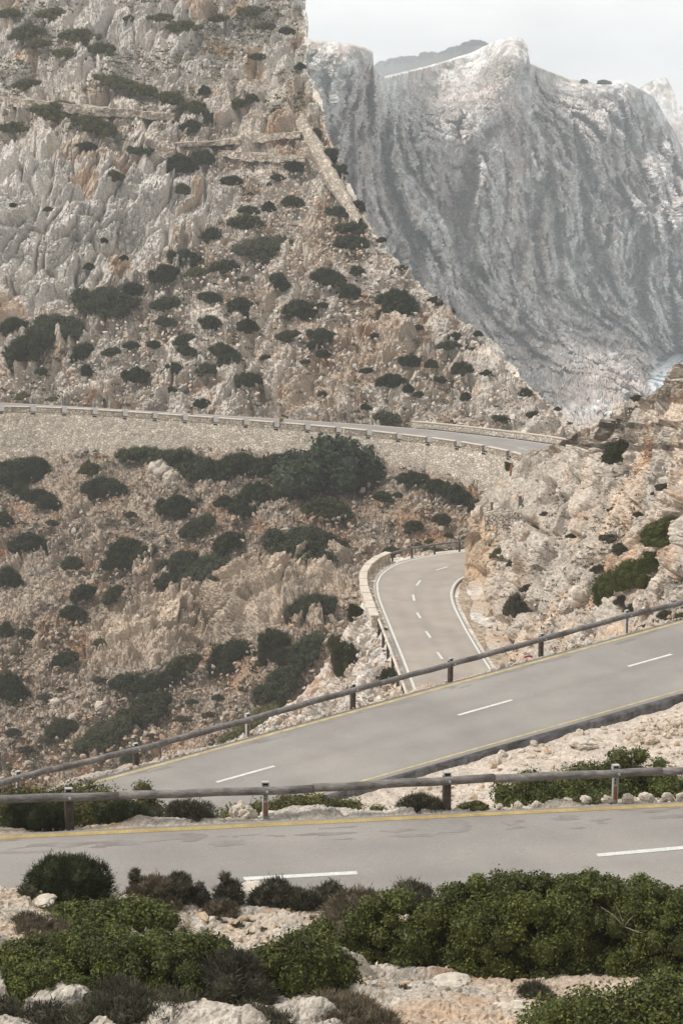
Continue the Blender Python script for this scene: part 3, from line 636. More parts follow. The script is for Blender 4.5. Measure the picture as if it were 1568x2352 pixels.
# ================================================================== WALLS
def cum(P): return np.concatenate([[0], np.cumsum(np.linalg.norm(np.diff(P, axis=0), axis=1))])
def at_len(P, d, s):
    s = np.atleast_1d(s); return np.stack([np.interp(s, d, P[:, k]) for k in range(3)], -1)
def wall_strip(P, outd, zb_fun, batter, name, m, parent, n_h=12, ztop=0.0, seed=0, rough=.05):
    """face of a masonry wall hanging below the line P, leaning out with depth, and its flat top"""
    out = offs(P, outd) - P; out /= np.linalg.norm(out, axis=1)[:, None] / 1
    rowsV = [P - out * .9 + [0, 0, ztop], P + [0, 0, ztop]]
    zb = zb_fun(P)
    for k in range(1, n_h + 1):
        t = k / n_h; dz = (P[:, 2] - zb) * t; rowsV.append(P + out * (batter * dz)[:, None] - np.stack([0 * dz, 0 * dz, dz], -1))
    V = np.stack(rowsV, 0); R, C = V.shape[:2]
    nn = fbm(V.reshape(-1, 3) * 1.7, 3, seed).reshape(R, C, 1) * rough * 2; nn[:2] = 0
    V = V + out[None] * nn
    return link(name, mesh_np(name, V.reshape(-1, 3), grid_faces(R, C), mats=[M[m]]), parent)
rw = empty('retaining_wall', w4[80], label='long pale stone retaining wall carrying the parapet road across the slope', category='retaining wall')
def child_fix(o, root):
    o.matrix_parent_inverse = root.matrix_world.inverted() if False else Matrix.Translation(-Vector(root.location)); return o
W4f = resample(w4, 420)
c_ = wall_strip(W4f, -1, lambda P: np.full(len(P), CZ - 55.), .10, 'wall_face', 'wall', rw, 20, 0.0, 5, .07); child_fix(c_, rw)
d4 = cum(w4)
s0 = 0.0; L4 = d4[-1]; pos = []
# merlons, spaced as along the wall in the photograph
start = None
xs_, _y = proj(w4); 
s_first = np.interp(10, xs_, d4)
pitch = (np.interp(1128, xs_, d4) - s_first) / 16.2
k = -3
while s_first + k * pitch < L4 - 3:
    a = s_first + k * pitch; b = a + pitch * .80; k += 1
    if a < 0.2: continue
    A = at_len(w4, d4, [a, (a + b) / 2, b]); t = A[2] - A[0]; ln = np.linalg.norm(t); t /= ln; nn = np.array([-t[1], t[0], 0])
    c = A[1] - nn * 0.02
    h = .78
    o = MB().box(c + nn * .25 + [0, 0, h / 2 - .05], t * ln / 2, nn * .27, (0, 0, h / 2), .04).build('parapet_block', M['parapet'], rw); child_fix(o, rw)
    o2 = MB().box(c + nn * .25 + [0, 0, h + .0], t * (ln / 2 + .04), nn * .32, (0, 0, .05), .015).build('coping', M['coping'], o)
    if b + pitch * .2 < L4 - 3:
        G = at_len(w4, d4, [b + pitch * .03, b + pitch * .17]); gm = (G[0] + G[1]) / 2
        child_fix(MB().box(gm - nn * .03 + [0, 0, -.12], t * pitch * .065, nn * .06, (0, 0, .09)).build('drain_slot', M['dark'], rw), rw)
# marker pillar on the wall
pm = at_len(w4, d4, [np.interp(646, xs_, d4)])[0]
pl = empty('marker_post', pm, label='small upright stone marker with yellow rounded top on the long parapet wall', category='marker stone')
mk = MB().box((0, .15, .55), (.28, 0, 0), (0, .17, 0), (0, 0, .75), .05).build('shaft', M['drywall'], pl)
mb = MB(); 
for q in range(9):
    pass
ang = np.linspace(0, math.pi, 13); V = [(.29 * math.cos(a), y, 1.3 + .26 * math.sin(a)) for y in (-.03, .33) for a in ang]
mb.add(V, [(i, i + 1, 14 + i, 13 + i) for i in range(12)], [(0, i, i + 1) for i in range(1, 12)] + [(13, 14 + i, 13 + i) for i in range(1, 12)])
mb.build('rounded_top', M['yellow'], pl)
# low wall on the far side of the parapet road
ff = f4[(proj(f4)[0] > 938)]; ff = offs(resample(ff, 120), .55)
lw = MB()
V = np.stack([ff, ff + [0, 0, .75], offs(ff, .45) + [0, 0, .75], offs(ff, .45) - [0, 0, .2]], 1).reshape(-1, 3)
lwo = link('low_wall', mesh_np('low_wall', V, grid_faces(len(ff), 4), mats=[M['wall']]), label='low stone wall lining the far edge of the parapet road at its bend', category='stone wall')
V = np.stack([offs(ff, -.05) + [0, 0, .74], offs(ff, -.05) + [0, 0, .86], offs(ff, .5) + [0, 0, .86], offs(ff, .5) + [0, 0, .74]], 1).reshape(-1, 3)
link('coping', mesh_np('coping', V, grid_faces(len(ff), 4), mats=[M['coping']]), lwo)
# parapet of the bend below
d3 = cum(o3); x3, y3 = proj(o3)
sgn3 = np.sign(((i3[60] - o3[60])[:2] @ (offs(o3, 1) - o3)[60][:2]))
bx = empty('bend_parapet', o3[50], label='curved parapet of pale stone blocks with retaining wall around the lower bend', category='parapet')
i_a = int(np.argmin((x3 - 918) ** 2 + (y3 - 1292) ** 2)); i_b = int(np.argmin((x3 - 888) ** 2 + (y3 - 1440) ** 2))
sa, sb = d3[i_a], d3[i_b]; nb = 9; pb = (sb - sa) / nb
wl = offs(o3, -sgn3 * .95)
for k in range(nb):
    A = at_len(wl, d3, [sa + k * pb + .12, sa + (k + .5) * pb, sa + (k + 1) * pb - .12]); t = A[2] - A[0]; ln = np.linalg.norm(t); t /= ln; nn = np.array([-t[1], t[0], 0])
    o = MB().box(A[1] + [0, 0, .42], t * ln / 2, nn * .28, (0, 0, .42), .05).build('parapet_block', M['wall'], bx); child_fix(o, bx)
    o2 = MB().box(A[1] + [0, 0, .87], t * (ln / 2 + .03), nn * .34, (0, 0, .07), .03).build('coping', M['coping'], o)
seg = at_len(offs(o3, -sgn3 * .75), d3, np.linspace(sa - .2, sb + .5, 120))
o = wall_strip(offs(seg, 0), -sgn3, lambda P: P[:, 2] - np.interp(np.arange(len(P)), [0, 40, 90, 119], [1.0, 3.0, 4.2, 2.5]), .12, 'wall_face', 'wall', bx, 14, .05, 9, .06); child_fix(o, bx)
# small dry stone wall on the knoll
def kP(x, y, d=0): return unp(x, y, kn_Y(np.array([x]), np.array([y]))[0] - d)
top = [kP(x, y, 1.4) for x, y in ((1112, 1186), (1135, 1181), (1160, 1183), (1185, 1178), (1200, 1170))]
TP = resample(np.array(top), 40)
out = np.array([0, -1, 0])
V = np.stack([TP + [0, 2.5, .05], TP + [0, .0, .05]] + [TP + [0, -.22 * k * .3, -.3 * k] for k in range(1, 9)], 0)
V[2:] += (fbm(V[2:].reshape(-1, 3) * 1.5, 3, 5).reshape(8, 40, 1) * np.array([0, .25, 0]))
link('dry_stone_wall', mesh_np('dry_stone_wall', V.reshape(-1, 3), grid_faces(10, 40), mats=[M['drywall']]), label='little dark dry stone wall holding a ledge on the rock knoll above the bend', category='stone wall')
for (x, yb, yt, wpx, mm, lab) in ((1128, 1177, 1152, 6, 'wood', 'short grey wooden post on the ledge above the dry stone wall, nearer the drop'), (1193, 1167, 1138, 7, 'wood', 'tan wooden post beside orange soil above the dry stone wall'), (1171, 1088, 1062, 5, 'rust', 'rust coloured post leaning at the end of the parapet road')):
    Pb = kP(x, yb, .6); sc = Pb[1] / F; h = (yb - yt) * sc + .2
    p = empty('wooden_post' if mm == 'wood' else 'metal_post', Pb, label=lab, category='post')
    lean = .12 if mm == 'rust' else .02
    MB().box((lean * h / 2, 0, h / 2 - .2), (wpx * sc / 2, 0, 0), (0, wpx * sc / 2, 0), (lean * h / 2, 0, h / 2), .02).build('shaft', M[mm], p)
    MB().box((lean * h, 0, h - .16), (wpx * sc / 1.8, 0, 0), (0, wpx * sc / 1.8, 0), (0, 0, .05), .015).build('cap', M['coping' if mm == 'wood' else 'galv'], p)
# terrace walls on the mountain
def mt_wall(name, px, hpx, lab, thick=1.2, dY=0):
    P = np.array([unp(x, y, mt_Y(np.array([x]), np.array([y]))[0] - 3.4 - dY) for x, y in px]); P = resample(P, 90); sc = P[:, 1] / F
    hh = np.interp(np.arange(90), np.linspace(0, 89, len(hpx)), hpx) * sc
    V = np.stack([P + [0, 6.5, .1], P] + [P + np.stack([0 * hh, -.15 * hh * k / 6, -hh * k / 6], -1) for k in range(1, 8)], 0)
    V += fbm(V.reshape(-1, 3), 3, 15).reshape(9, 90, 1) * np.array([.1, .5, .25])
    link(name, mesh_np(name, V.reshape(-1, 3), grid_faces(9, 90), mats=[M['drywall_pale']]), label=lab, category='stone wall')
M['drywall_pale'] = mat('terrace_stone', (.50, .43, .35), rough=.92, n1=(.2, .85, 1.1), n2=(1.4, .78, 1.15), vor=(1.3, (.3, .25, .2), (1, 1, 1.3)), bump=(2, .1, .9))
mt_wall('terrace_wall', [(-20, 222), (60, 228), (140, 236), (220, 246), (300, 252), (360, 258), (400, 264)], [10, 18, 18, 17, 15, 12], 'upper terrace wall of the old path crossing the pale crags below grassy ledges')
mt_wall('terrace_wall', [(400, 328), (480, 325), (560, 314), (640, 305), (690, 302)], [6, 10, 14, 12], 'terrace wall running up to the head of the slanting wall')
mt_wall('terrace_wall', [(500, 346), (560, 350), (620, 354), (665, 358), (700, 362)], [10, 16, 14, 8], 'short terrace wall below the bend of the old path, above a round bush')
# slanting stone wall down the ridge
px = [(690, 268), (712, 302), (735, 340), (758, 384), (782, 430), (805, 476), (826, 508)]
P = np.array([unp(x, y, mt_Y(np.array([x]), np.array([y]))[0] - 3.2) for x, y in px]); P = smooth_line(P, 120, 200)
sc = P[:, 1:2] / F; n = len(P); wv = np.interp(np.arange(n), [0, n * .5, n - 1], [15, 20, 10])[:, None] * sc
V = np.stack([P + np.array([.55, 1.5, -3]), P + np.array([.5, .8, .35]), P + np.array([.0, .3, .45]), P + np.array([-1, 0, -.05]) * wv * .45 + [0, -.1, -.3], P + np.array([-1, -.1, -.3]) * wv * .95 + [0, .5, -.4], P + np.array([-1, 1, -1.2]) * wv], 1)
V += fbm(V.reshape(-1, 3), 3, 16).reshape(n, 6, 1) * np.array([.12, .12, .15])
link('ridge_wall', mesh_np('ridge_wall', V.reshape(-1, 3), grid_faces(n, 6), mats=[M['drywall_tan']]) if 'drywall_tan' in M else mesh_np('ridge_wall', V.reshape(-1, 3), grid_faces(n, 6), mats=[M['drywall_pale']]), label='tan stone wall slanting straight down the ridge edge of the mountain', category='stone wall')
# ================================================================== TIMBER GUARD RAILS
def guard_rail(lab, rail_px, post_px, plane, Yfar, log_r, gap_off, kinds, zh):
    """rail_px: pixels of the log's centre; post_px: pixel x of the posts; the posts stand gap_off metres beyond the road edge"""
    root = empty('guard_rail', (0, 0, 0), label=lab, category='guard rail')
    f = ip(rail_px)
    def on_line(x, off):                        # point of the line Y = Yfar(X) + off seen at column x
        lo, hi = 20., 140.
        for _ in range(50):
            m = (lo + hi) / 2; y = 1500.
            for _ in range(3):
                P = unp(x, y, m); z = plane.z(P[0], m); d = np.array([P[0], m, z]); y = proj(d)[1]
            X = unp(x, y, m)[0]
            if m < Yfar(X) + off: lo = m
            else: hi = m
        X = unp(x, y, m)[0]; return np.array([X, m, plane.z(X, m)])
    pts = []
    for x in post_px:
        b = on_line(x, gap_off); Yr = b[1] - log_r * 1.0; pts.append((b, unp(x, f(x), Yr)))
    # log pieces between posts
    rg = np.random.default_rng(3)
    for i in range(len(pts) - 1):
        A, B = pts[i][1], pts[i + 1][1]; t = (B - A) / np.linalg.norm(B - A); off = .12
        n = 7; Q = [A + (B - A) * k / (n - 1) + [0, 0, .012 * math.sin(k * 2.1 + i)] for k in range(n)]; Q = np.array(Q); sh = t * 1.1; Q = Q + sh
        o = MB().tube(Q, log_r * (1 + rg.uniform(-.04, .04)), 14, True, .02, i).build('rail', M['wood'], root, smooth=True)
    for i, (b, r) in enumerate(pts):
        kd = kinds[i % len(kinds)]; rx, ry, rz = r; t = (pts[min(i + 1, len(pts) - 1)][1] - pts[max(i - 1, 0)][1]); t /= np.linalg.norm(t); nn = np.array([-t[1], t[0], 0]); nn /= np.linalg.norm(nn)
        base = np.array([rx, ry, 0]) + nn * (log_r + .07); base[2] = b[2] - .35; topz = rz + log_r * .8
        c = base.copy(); c[2] = (base[2] + topz) / 2
        if kd == 'w':
            p = MB().tube([base, (base[0], base[1], topz)], .105, 12).build('post', M['post_wood'], root)
        else:
            mb = MB(); hz = (topz - base[2]) / 2
            mb.box(c - nn * .0, t * .055, nn * .012, (0, 0, hz)); mb.box(c + t * .055, t * .008, nn * .05, (0, 0, hz)); mb.box(c - t * .055, t * .008, nn * .05, (0, 0, hz))
            p = mb.build('post', M['galv'], root)
            lo = base.copy(); lo[2] = b[2] + .13
            MB().box(lo - nn * .016, t * .056, nn * .008, (0, 0, .16)).build('rusty_foot', M['rust'], p)
            for q in range(3): MB().box(np.array([base[0], base[1], b[2] + .38 + q * .085]) - nn * .016, t * .012, nn * .006, (0, 0, .026)).build('slot', M['dark'], p)
        MB().tube([np.array([rx, ry, rz]) - nn * (log_r + .012), np.array([rx, ry, rz]) - nn * (log_r - .02)], [.03, .036], 8).build('bolt', M['galv'], root)
        bz = rz + log_r
        bk = MB().box(np.array([base[0], base[1], bz + .05]), t * .085, nn * .06, (0, 0, .012)).box(np.array([base[0], base[1], bz + .0]) + t * .075, t * .01, nn * .06, (0, 0, .06)).box(np.array([base[0], base[1], bz + .0]) - t * .075, t * .01, nn * .06, (0, 0, .06)).build('bracket', M['galv'], root)
        MB().box(np.array([base[0], base[1], bz - .0]) + nn * .01, t * .06, nn * .02, (0, 0, .036)).build('reflector', M['dark'], bk)
    return pts
rail1 = guard_rail('weathered round log guard rail beside the nearest road', [(-300, 1846), (0, 1836), (160, 1831), (386, 1825), (612, 1816), (820, 1807), (1030, 1793), (1224, 1784), (1418, 1776), (1568, 1770), (1900, 1756), (2600, 1727)], [-330, 160, 612, 1030, 1418, 1780, 2115, 2425], R1, Y1f, .098, .35, ['w', 'w', 'm', 'w', 'm', 'w', 'm', 'w'], .7)
rail2 = guard_rail('weathered round log guard rail along the far edge of the middle sloping road', [(-300, 1885), (0, 1798), (60, 1783), (120, 1765), (318, 1721), (575, 1652), (817, 1584), (1041, 1524), (1249, 1467), (1445, 1413), (1568, 1384), (1800, 1326), (2400, 1180)], [-235, 48, 318, 575, 817, 1041, 1249, 1445, 1630, 1800, 1960, 2110], R2, Y2f, .108, .35, ['w', 'm', 'w', 'm', 'w', 'w', 'w', 'm', 'w', 'w', 'm', 'w'], .7)
# rails of the bend below
def bend_rail(lab, line, d, sA, sB, n, log_r, h, m, post_w, extra=1):
    S = np.linspace(sA, sB, n); root = empty('guard_rail', (0, 0, 0), label=lab, category='guard rail')
    P = at_len(line, d, S)
    for i in range(n - 1):
        Q = at_len(line, d, np.linspace(S[i], S[i + 1], 5)) + [0, 0, h]
        MB().tube(Q, log_r, 10).build('rail', M[m], root, smooth=True)
    for p in P:
        MB().box(p + [0, .1, h / 2 - .3], (post_w, 0, 0), (0, post_w, 0), (0, 0, h / 2 + .3), .02).build('post', M['post_wood'], root)
ou = offs(o3, -sgn3 * .9)
bend_rail('short timber rail behind the far end of the lower bend, reaching to the rock', ou, d3, d3[int(np.argmin((x3 - 1180) ** 2 + (y3 - 1260) ** 2))], sa - .3, 6, .10, .75, 'wood', .09)
bend_rail('pale topped rail on dark posts down the outer edge of the lower bend', offs(o3, -sgn3 * .7), d3, sb + .4, d3[int(np.argmin((x3 - 985) ** 2 + (y3 - 1700) ** 2))], 9, .11, .72, 'coping', .12)
# round sign, only its red rim shows over the road
Ps = unp(1214, 1520, 118.0); sg = empty('traffic_sign', Ps - np.array([0, 0, 2.3]), label='round sign with a red rim just showing above the edge of the middle road', category='traffic sign')
an = np.linspace(0, 2 * math.pi, 41)[:-1]; V = []
for r_, y_ in ((.45, 0), (.45, .03), (.34, 0), (.34, -.004)): V += [(r_ * math.cos(a), y_, 2.25 + r_ * math.sin(a)) for a in an]
i = np.arange(40); j = (i + 1) % 40
link('rim', mesh_np('rim', V, [np.stack([i, j, 40 + j, 40 + i], -1), np.stack([i, 80 + i, 80 + j, j], -1)], mats=[mat('red_paint', (.38, .02, .03), rough=.5)]), sg)
V2 = [(0, .0, 2.25)] + [(.34 * math.cos(a), .0, 2.25 + .34 * math.sin(a)) for a in an]
link('sign_face', mesh_np('sign_face', V2, np.stack([0 * i, 1 + i, 1 + j], -1), mats=[M['white']]), sg)
MB().tube([(0, .06, -1.0), (0, .06, 2.6)], .035, 10).build('pole', M['galv'], sg)
# ================================================================== PLANTS
def sph(n=7, m=5):
    V = [(0, 0, 1.)]; f4 = []; f3 = []
    for i in range(1, m):
        for k in range(n): a = math.pi * i / m; q = 2 * math.pi * k / n; V.append((math.sin(a) * math.cos(q), math.sin(a) * math.sin(q), math.cos(a)))
    V.append((0, 0, -1.)); e = len(V) - 1
    for k in range(n): f3.append((0, 1 + k, 1 + (k + 1) % n)); f3.append((e, e - n + (k + 1) % n, e - n + k))
    for i in range(m - 2):
        for k in range(n): a = 1 + i * n; f4.append((a + k, a + n + k, a + n + (k + 1) % n, a + (k + 1) % n))
    return np.array(V), np.array(f4), np.array(f3)
SPH = sph()
PAL = {'dark': [(.030, .040, .014), (.042, .052, .016), (.025, .033, .014), (.058, .063, .022)], 'gloss': [(.085, .100, .016), (.064, .080, .014), (.125, .130, .026), (.045, .058, .013)],
       'olive': [(.105, .10, .026), (.085, .085, .026), (.13, .12, .034), (.07, .07, .026)], 'grey': [(.085, .078, .048), (.066, .066, .040), (.105, .092, .058), (.055, .053, .036)],
       'brown': [(.15, .115, .075), (.12, .095, .065), (.17, .135, .09), (.10, .09, .06)], 'mid': [(.050, .060, .022), (.062, .068, .028), (.042, .05, .02), (.075, .076, .034)], 'pine': [(.035, .052, .025), (.045, .065, .028), (.028, .04, .022), (.05, .06, .03)]}
def plant_mesh(name, seed, rx, ry, H, br, nleaf, leaf, pal, needle=False, flat=.5, squash=1.0, m='leaf', blobs=None, hr=(.82, 1.04), spread=(.80, 1.06)):
    """a shrub: overlapping leafy clumps over an uneven dome; every leaf is a small folded face"""
    rg = np.random.default_rng(seed); pc = np.array(PAL[pal])
    if blobs is None:
        nb = int(min(260, max(7, 2.6 * (rx + br) * (ry + br) / br ** 2))); B = []
        lump = rg.uniform(0, 99)
        for i in range(nb):
            r = math.sqrt(rg.uniform(0, 1)); q = rg.uniform(0, 2 * math.pi); ux, uy = r * math.cos(q), r * math.sin(q)
            rr = br * rg.uniform(.5, 1.4); k = 1 + (.22 * math.sin(2 * q + lump) + .24 * math.sin(5 * q + 3 * lump)) * r
            z = H * (max(0, 1 - r * r) ** flat) * rg.uniform(*hr) - rr * .9
            B.append((ux * rx * k * .9, uy * ry * k * .9, max(z, rr * .25), rr))
            if z > rr * 1.2 and r > .35: B.append((ux * rx * k * .97, uy * ry * k * .97, z * rg.uniform(.3, .6), rr))
        B = np.array(B)
    else: B = np.array(blobs, float); nb = len(B)
    tint = rg.uniform(.6, 1.45, len(B)); 
    pick = rg.choice(len(B), nleaf * 3, p=B[:, 3] ** 2 / (B[:, 3] ** 2).sum())
    d = rg.normal(size=(nleaf * 3, 3)); d /= np.linalg.norm(d, axis=1)[:, None]
    d[:, 2] = np.where(d[:, 2] < -.35, -d[:, 2], d[:, 2])
    sub = 1 + .14 * np.sin(d[:, 0] * 7 + pick) * np.sin(d[:, 1] * 7 + 2 * pick) * 1.0
    if spread[1] < 1.1 and not needle: spread = (.8, 1.16)
    ext = np.where(rg.uniform(0, 1, nleaf * 3) < .07, rg.uniform(1, 1.32, nleaf * 3), 1.0)
    p = B[pick, :3] + d * ext[:, None] * (B[pick, 3] * rg.uniform(*spread, nleaf * 3) * sub)[:, None]
    keep = p[:, 2] > .0 * H
    for b in B:
        dist = np.linalg.norm(p - b[:3], axis=1); keep &= ~(dist < .80 * b[3])
    ii = np.nonzero(keep)[0][:nleaf]; p = p[ii]; d = d[ii]; pick = pick[ii]; n = len(ii)
    r3 = rg.normal(size=(n, 3)); sz = leaf * rg.uniform(.6, 1.35, n)[:, None]
    if needle:
        ax = d + .45 * r3 + np.array([0, 0, .25]); ax /= np.linalg.norm(ax, axis=1)[:, None]; s_ = np.cross(ax, rg.normal(size=(n, 3))); s_ /= np.linalg.norm(s_, axis=1)[:, None] + 1e-9
        V = np.stack([p - ax * sz * .3 - s_ * sz * .11, p - ax * sz * .3 + s_ * sz * .11, p + ax * sz * .9], 1); f = [np.arange(3 * n).reshape(n, 3)]; vpl = 3
    else:
        nr = d * .8 + .75 * r3 + np.array([0, 0, .35]); nr /= np.linalg.norm(nr, axis=1)[:, None]; ax = np.cross(nr, rg.normal(size=(n, 3))); ax /= np.linalg.norm(ax, axis=1)[:, None] + 1e-9; s_ = np.cross(nr, ax)
        V = np.stack([p - ax * sz * .55, p + s_ * sz * .30 + nr * sz * .08, p + ax * sz * .6, p - s_ * sz * .30 + nr * sz * .08], 1); f = [np.arange(4 * n).reshape(n, 4)]; vpl = 4
    c = pc[rg.integers(0, len(pc), n)] * (tint[pick] * rg.uniform(.8, 1.2, n))[:, None]
    C = np.repeat(c, vpl, 0); V = V.reshape(-1, 3); nv = len(V)
    SV, S4, S3 = SPH; VV = [V]; CC = [C]; F4 = [] if needle else [f[0]]; F3 = [f[0]] if needle else []
    for i, b in enumerate(B):
        q = SV * b[3] * .80 + b[:3]; q = q + rg.normal(size=q.shape) * b[3] * .05; q[:, 2] = np.maximum(q[:, 2], -.1 * H)
        VV.append(q); CC.append(np.repeat((pc.mean(0) * .9)[None], len(q), 0)); F4.append(S4 + nv); F3.append(S3 + nv); nv += len(q)
    V = np.vstack(VV); V[:, 2] *= squash
    return mesh_np(name, V, [np.vstack(F4), np.vstack(F3)], np.vstack(CC), mats=[M[m]])
PROTO = {}
for pal, cnt in (('dark', 6), ('olive', 3), ('grey', 3), ('gloss', 2), ('mid', 4)):
    PROTO[pal] = [plant_mesh('shrub_%s' % pal, 100 + 7 * i + len(pal), 1, 1, 1, (.24, .30, .20)[i % 3], 4200, .095 if pal != 'grey' else .12, pal, pal == 'grey' or i % 2 == 1, (.5, .38, .62)[i % 3], hr=(.5, 1.12), spread=(.8, 1.28)) for i in range(cnt)]
WIDE = {p: [plant_mesh('shrub_wide', 900 + 11 * i + len(p), 2.2, 1, 1, (.34, .28)[i], 8500, .11, p, i == 1, .45, hr=(.45, 1.12), spread=(.8, 1.28)) for i in range(2)] for p in ('dark', 'olive', 'mid')}
ZY = {'M': mt_Y, 'V': va_Y, 'K': kn_Y, 'S': sp_Y}
PLANTS = []
rgp = np.random.default_rng(7)
def put(zone, cx, cy, wpx, hpx, pal='dark', roll=0, sink=.12, Hf=1.0):
    """shrub seen centred on pixel (cx, cy), wpx wide and hpx tall, growing on the slope of the zone"""
    Yf = ZY[zone]; yb = cy + hpx * .42
    g = lambda y: unp(cx, y, Yf(np.array([cx]), np.array([y]))[0])
    A, Bq = g(yb), g(yb - 14); sl = (Bq[2] - A[2]) / max(.05, Bq[1] - A[1]); sl = min(max(sl, 0), 1.2)
    sc = A[1] / F; W = wpx * sc; dp = min(W * .62, 5.5)
    cen = np.array([A[0], A[1] + dp * .36, A[2] + sl * dp * .36])
    rt = unp(cx, cy - hpx * .5, cen[1]); H = max(rt[2] - cen[2], .30 * W * min(1, hpx / wpx + .2), .4 * hpx * sc) * Hf * (.74 if zone in 'MV' else .85)
    pull = {'M': 1.3, 'V': 1.1, 'K': .5, 'S': .5}[zone]; cen = np.array([0, 0, CZ]) + (cen - [0, 0, CZ]) * (1 - pull / cen[1])
    wide = pal in WIDE and W * .52 > 1.45 * H; pk = 'mid' if pal == 'dark' and rgp.uniform() < .35 else pal; ms = WIDE[pk] if wide else PROTO[pk]; k = int(rgp.integers(0, len(ms)))
    o = link('shrub', ms[k]); tilt = math.atan(sl) * .8
    R = Matrix.Rotation(math.radians(-roll), 4, 'Y') @ Matrix.Rotation(tilt, 4, 'X') @ Matrix.Rotation(math.pi * int(rgp.integers(0, 2)) + rgp.uniform(-.25, .25), 4, 'Z')
    o.matrix_world = Matrix.Translation(cen - np.array([0, 0, sink * H])) @ R @ Matrix.Diagonal((W * (.52 / 2.2 if wide else .52), dp * .5, H * (1 + sink), 1))
    PLANTS.append((o, zone, cx, cy, wpx, hpx, pal, roll)); return o
SH_M = [(195,335,40,30),(135,240,60,25,'olive'),(265,400,38,35,'olive'),(410,370,65,55),(465,355,55,45),(320,345,60,22),(530,412,40,30),(677,380,45,32),(640,408,35,18),(618,422,16,10),(617,470,32,32),(672,458,42,38),(575,444,14,10),(572,482,48,24),(565,508,78,38),(490,538,65,36),(638,262,52,48),(585,282,30,18),(470,203,28,30),(578,222,30,28),(420,430,35,35,'olive'),(775,485,55,26),(440,285,50,40),(490,270,50,30),(545,235,40,30,'olive'),
 (610,571,142,48),(515,610,68,36),(450,625,55,24,'olive'),(805,522,70,32),(808,555,75,35),(637,640,55,45,'dark',-25),(755,635,80,42),(805,665,55,45),(820,618,38,28),(915,687,108,62,'dark',-18),(420,590,75,42),(375,625,70,50,'dark',20),(235,692,150,60),(305,660,50,40),(380,697,70,35,'dark',10),(480,680,45,35),(553,700,75,40),(568,742,48,45),(485,738,52,45),(382,740,50,22),(688,710,95,50),(663,772,60,30),(735,768,62,32),(722,790,40,26),(742,810,36,26),
 (130,755,130,55,'dark',8),(55,800,130,80,'dark',25),(30,745,70,50),(200,845,30,40),(190,805,65,40,'dark',30),(255,808,45,22),(302,792,38,22),(353,788,34,24),(425,780,60,30),(430,805,46,24),(310,858,62,42),(395,845,58,32),(475,850,65,24,'dark',8),(518,812,75,38,'dark',-10),(568,870,65,40),(395,893,25,26),(467,925,42,26),(95,850,28,25),(50,912,38,16,'olive'),(120,918,25,12,'olive'),
 (890,966,62,30),(940,825,50,34),(990,832,32,28),(1060,840,50,40),(1045,770,35,22),(1030,792,55,22),(1085,803,26,20),(900,870,56,44),(937,888,26,30),(1068,908,28,24),(1120,855,28,18),(1208,898,32,24),(1280,938,18,12),(840,933,26,22),(1000,688,36,24,'dark',-20),(1037,713,18,18),(1098,765,20,18),(920,614,28,16,'olive'),(876,550,24,16),(880,715,30,24),(652,957,18,14,'olive'),(1150,960,40,22,'dark',-15),(1225,950,34,20),(960,905,30,16),(740,905,26,14),(610,820,26,18),(860,770,26,16),(960,750,24,16),(700,830,24,14),(560,640,26,14,'olive'),(690,560,22,12),(740,700,28,16),(840,850,24,18),(1010,870,30,18),
 (747,345,40,60,'dark',-50),(775,385,36,46,'dark',-50),(722,300,26,34,'dark',-40),(823,466,30,28,'dark',-40),(60,190,60,30,'olive'),(270,190,90,30,'olive',-15),(330,205,70,30,'olive',-15),(395,225,70,34,'olive',-20),(450,245,60,34,'olive',-15),(215,285,90,40,'olive',-15),(110,255,80,30,'olive',-18),(30,290,60,30,'olive'),(690,150,26,22),(590,130,40,18),(660,70,36,20),(300,40,30,20,'olive'),(120,30,70,26,'olive'),(180,80,80,34,'olive'),(60,70,80,40,'olive'),(230,110,60,30,'olive'),(420,60,70,30,'olive'),(150,120,60,24,'olive'),(20,30,60,26,'olive'),(500,40,40,22,'olive'),(575,25,60,24,'olive'),(610,60,40,20,'olive'),(370,40,50,22,'olive'),(85,100,60,24,'olive'),(205,610,26,26),(240,550,18,20),(110,480,20,16),(30,470,18,16),(285,590,20,20)]
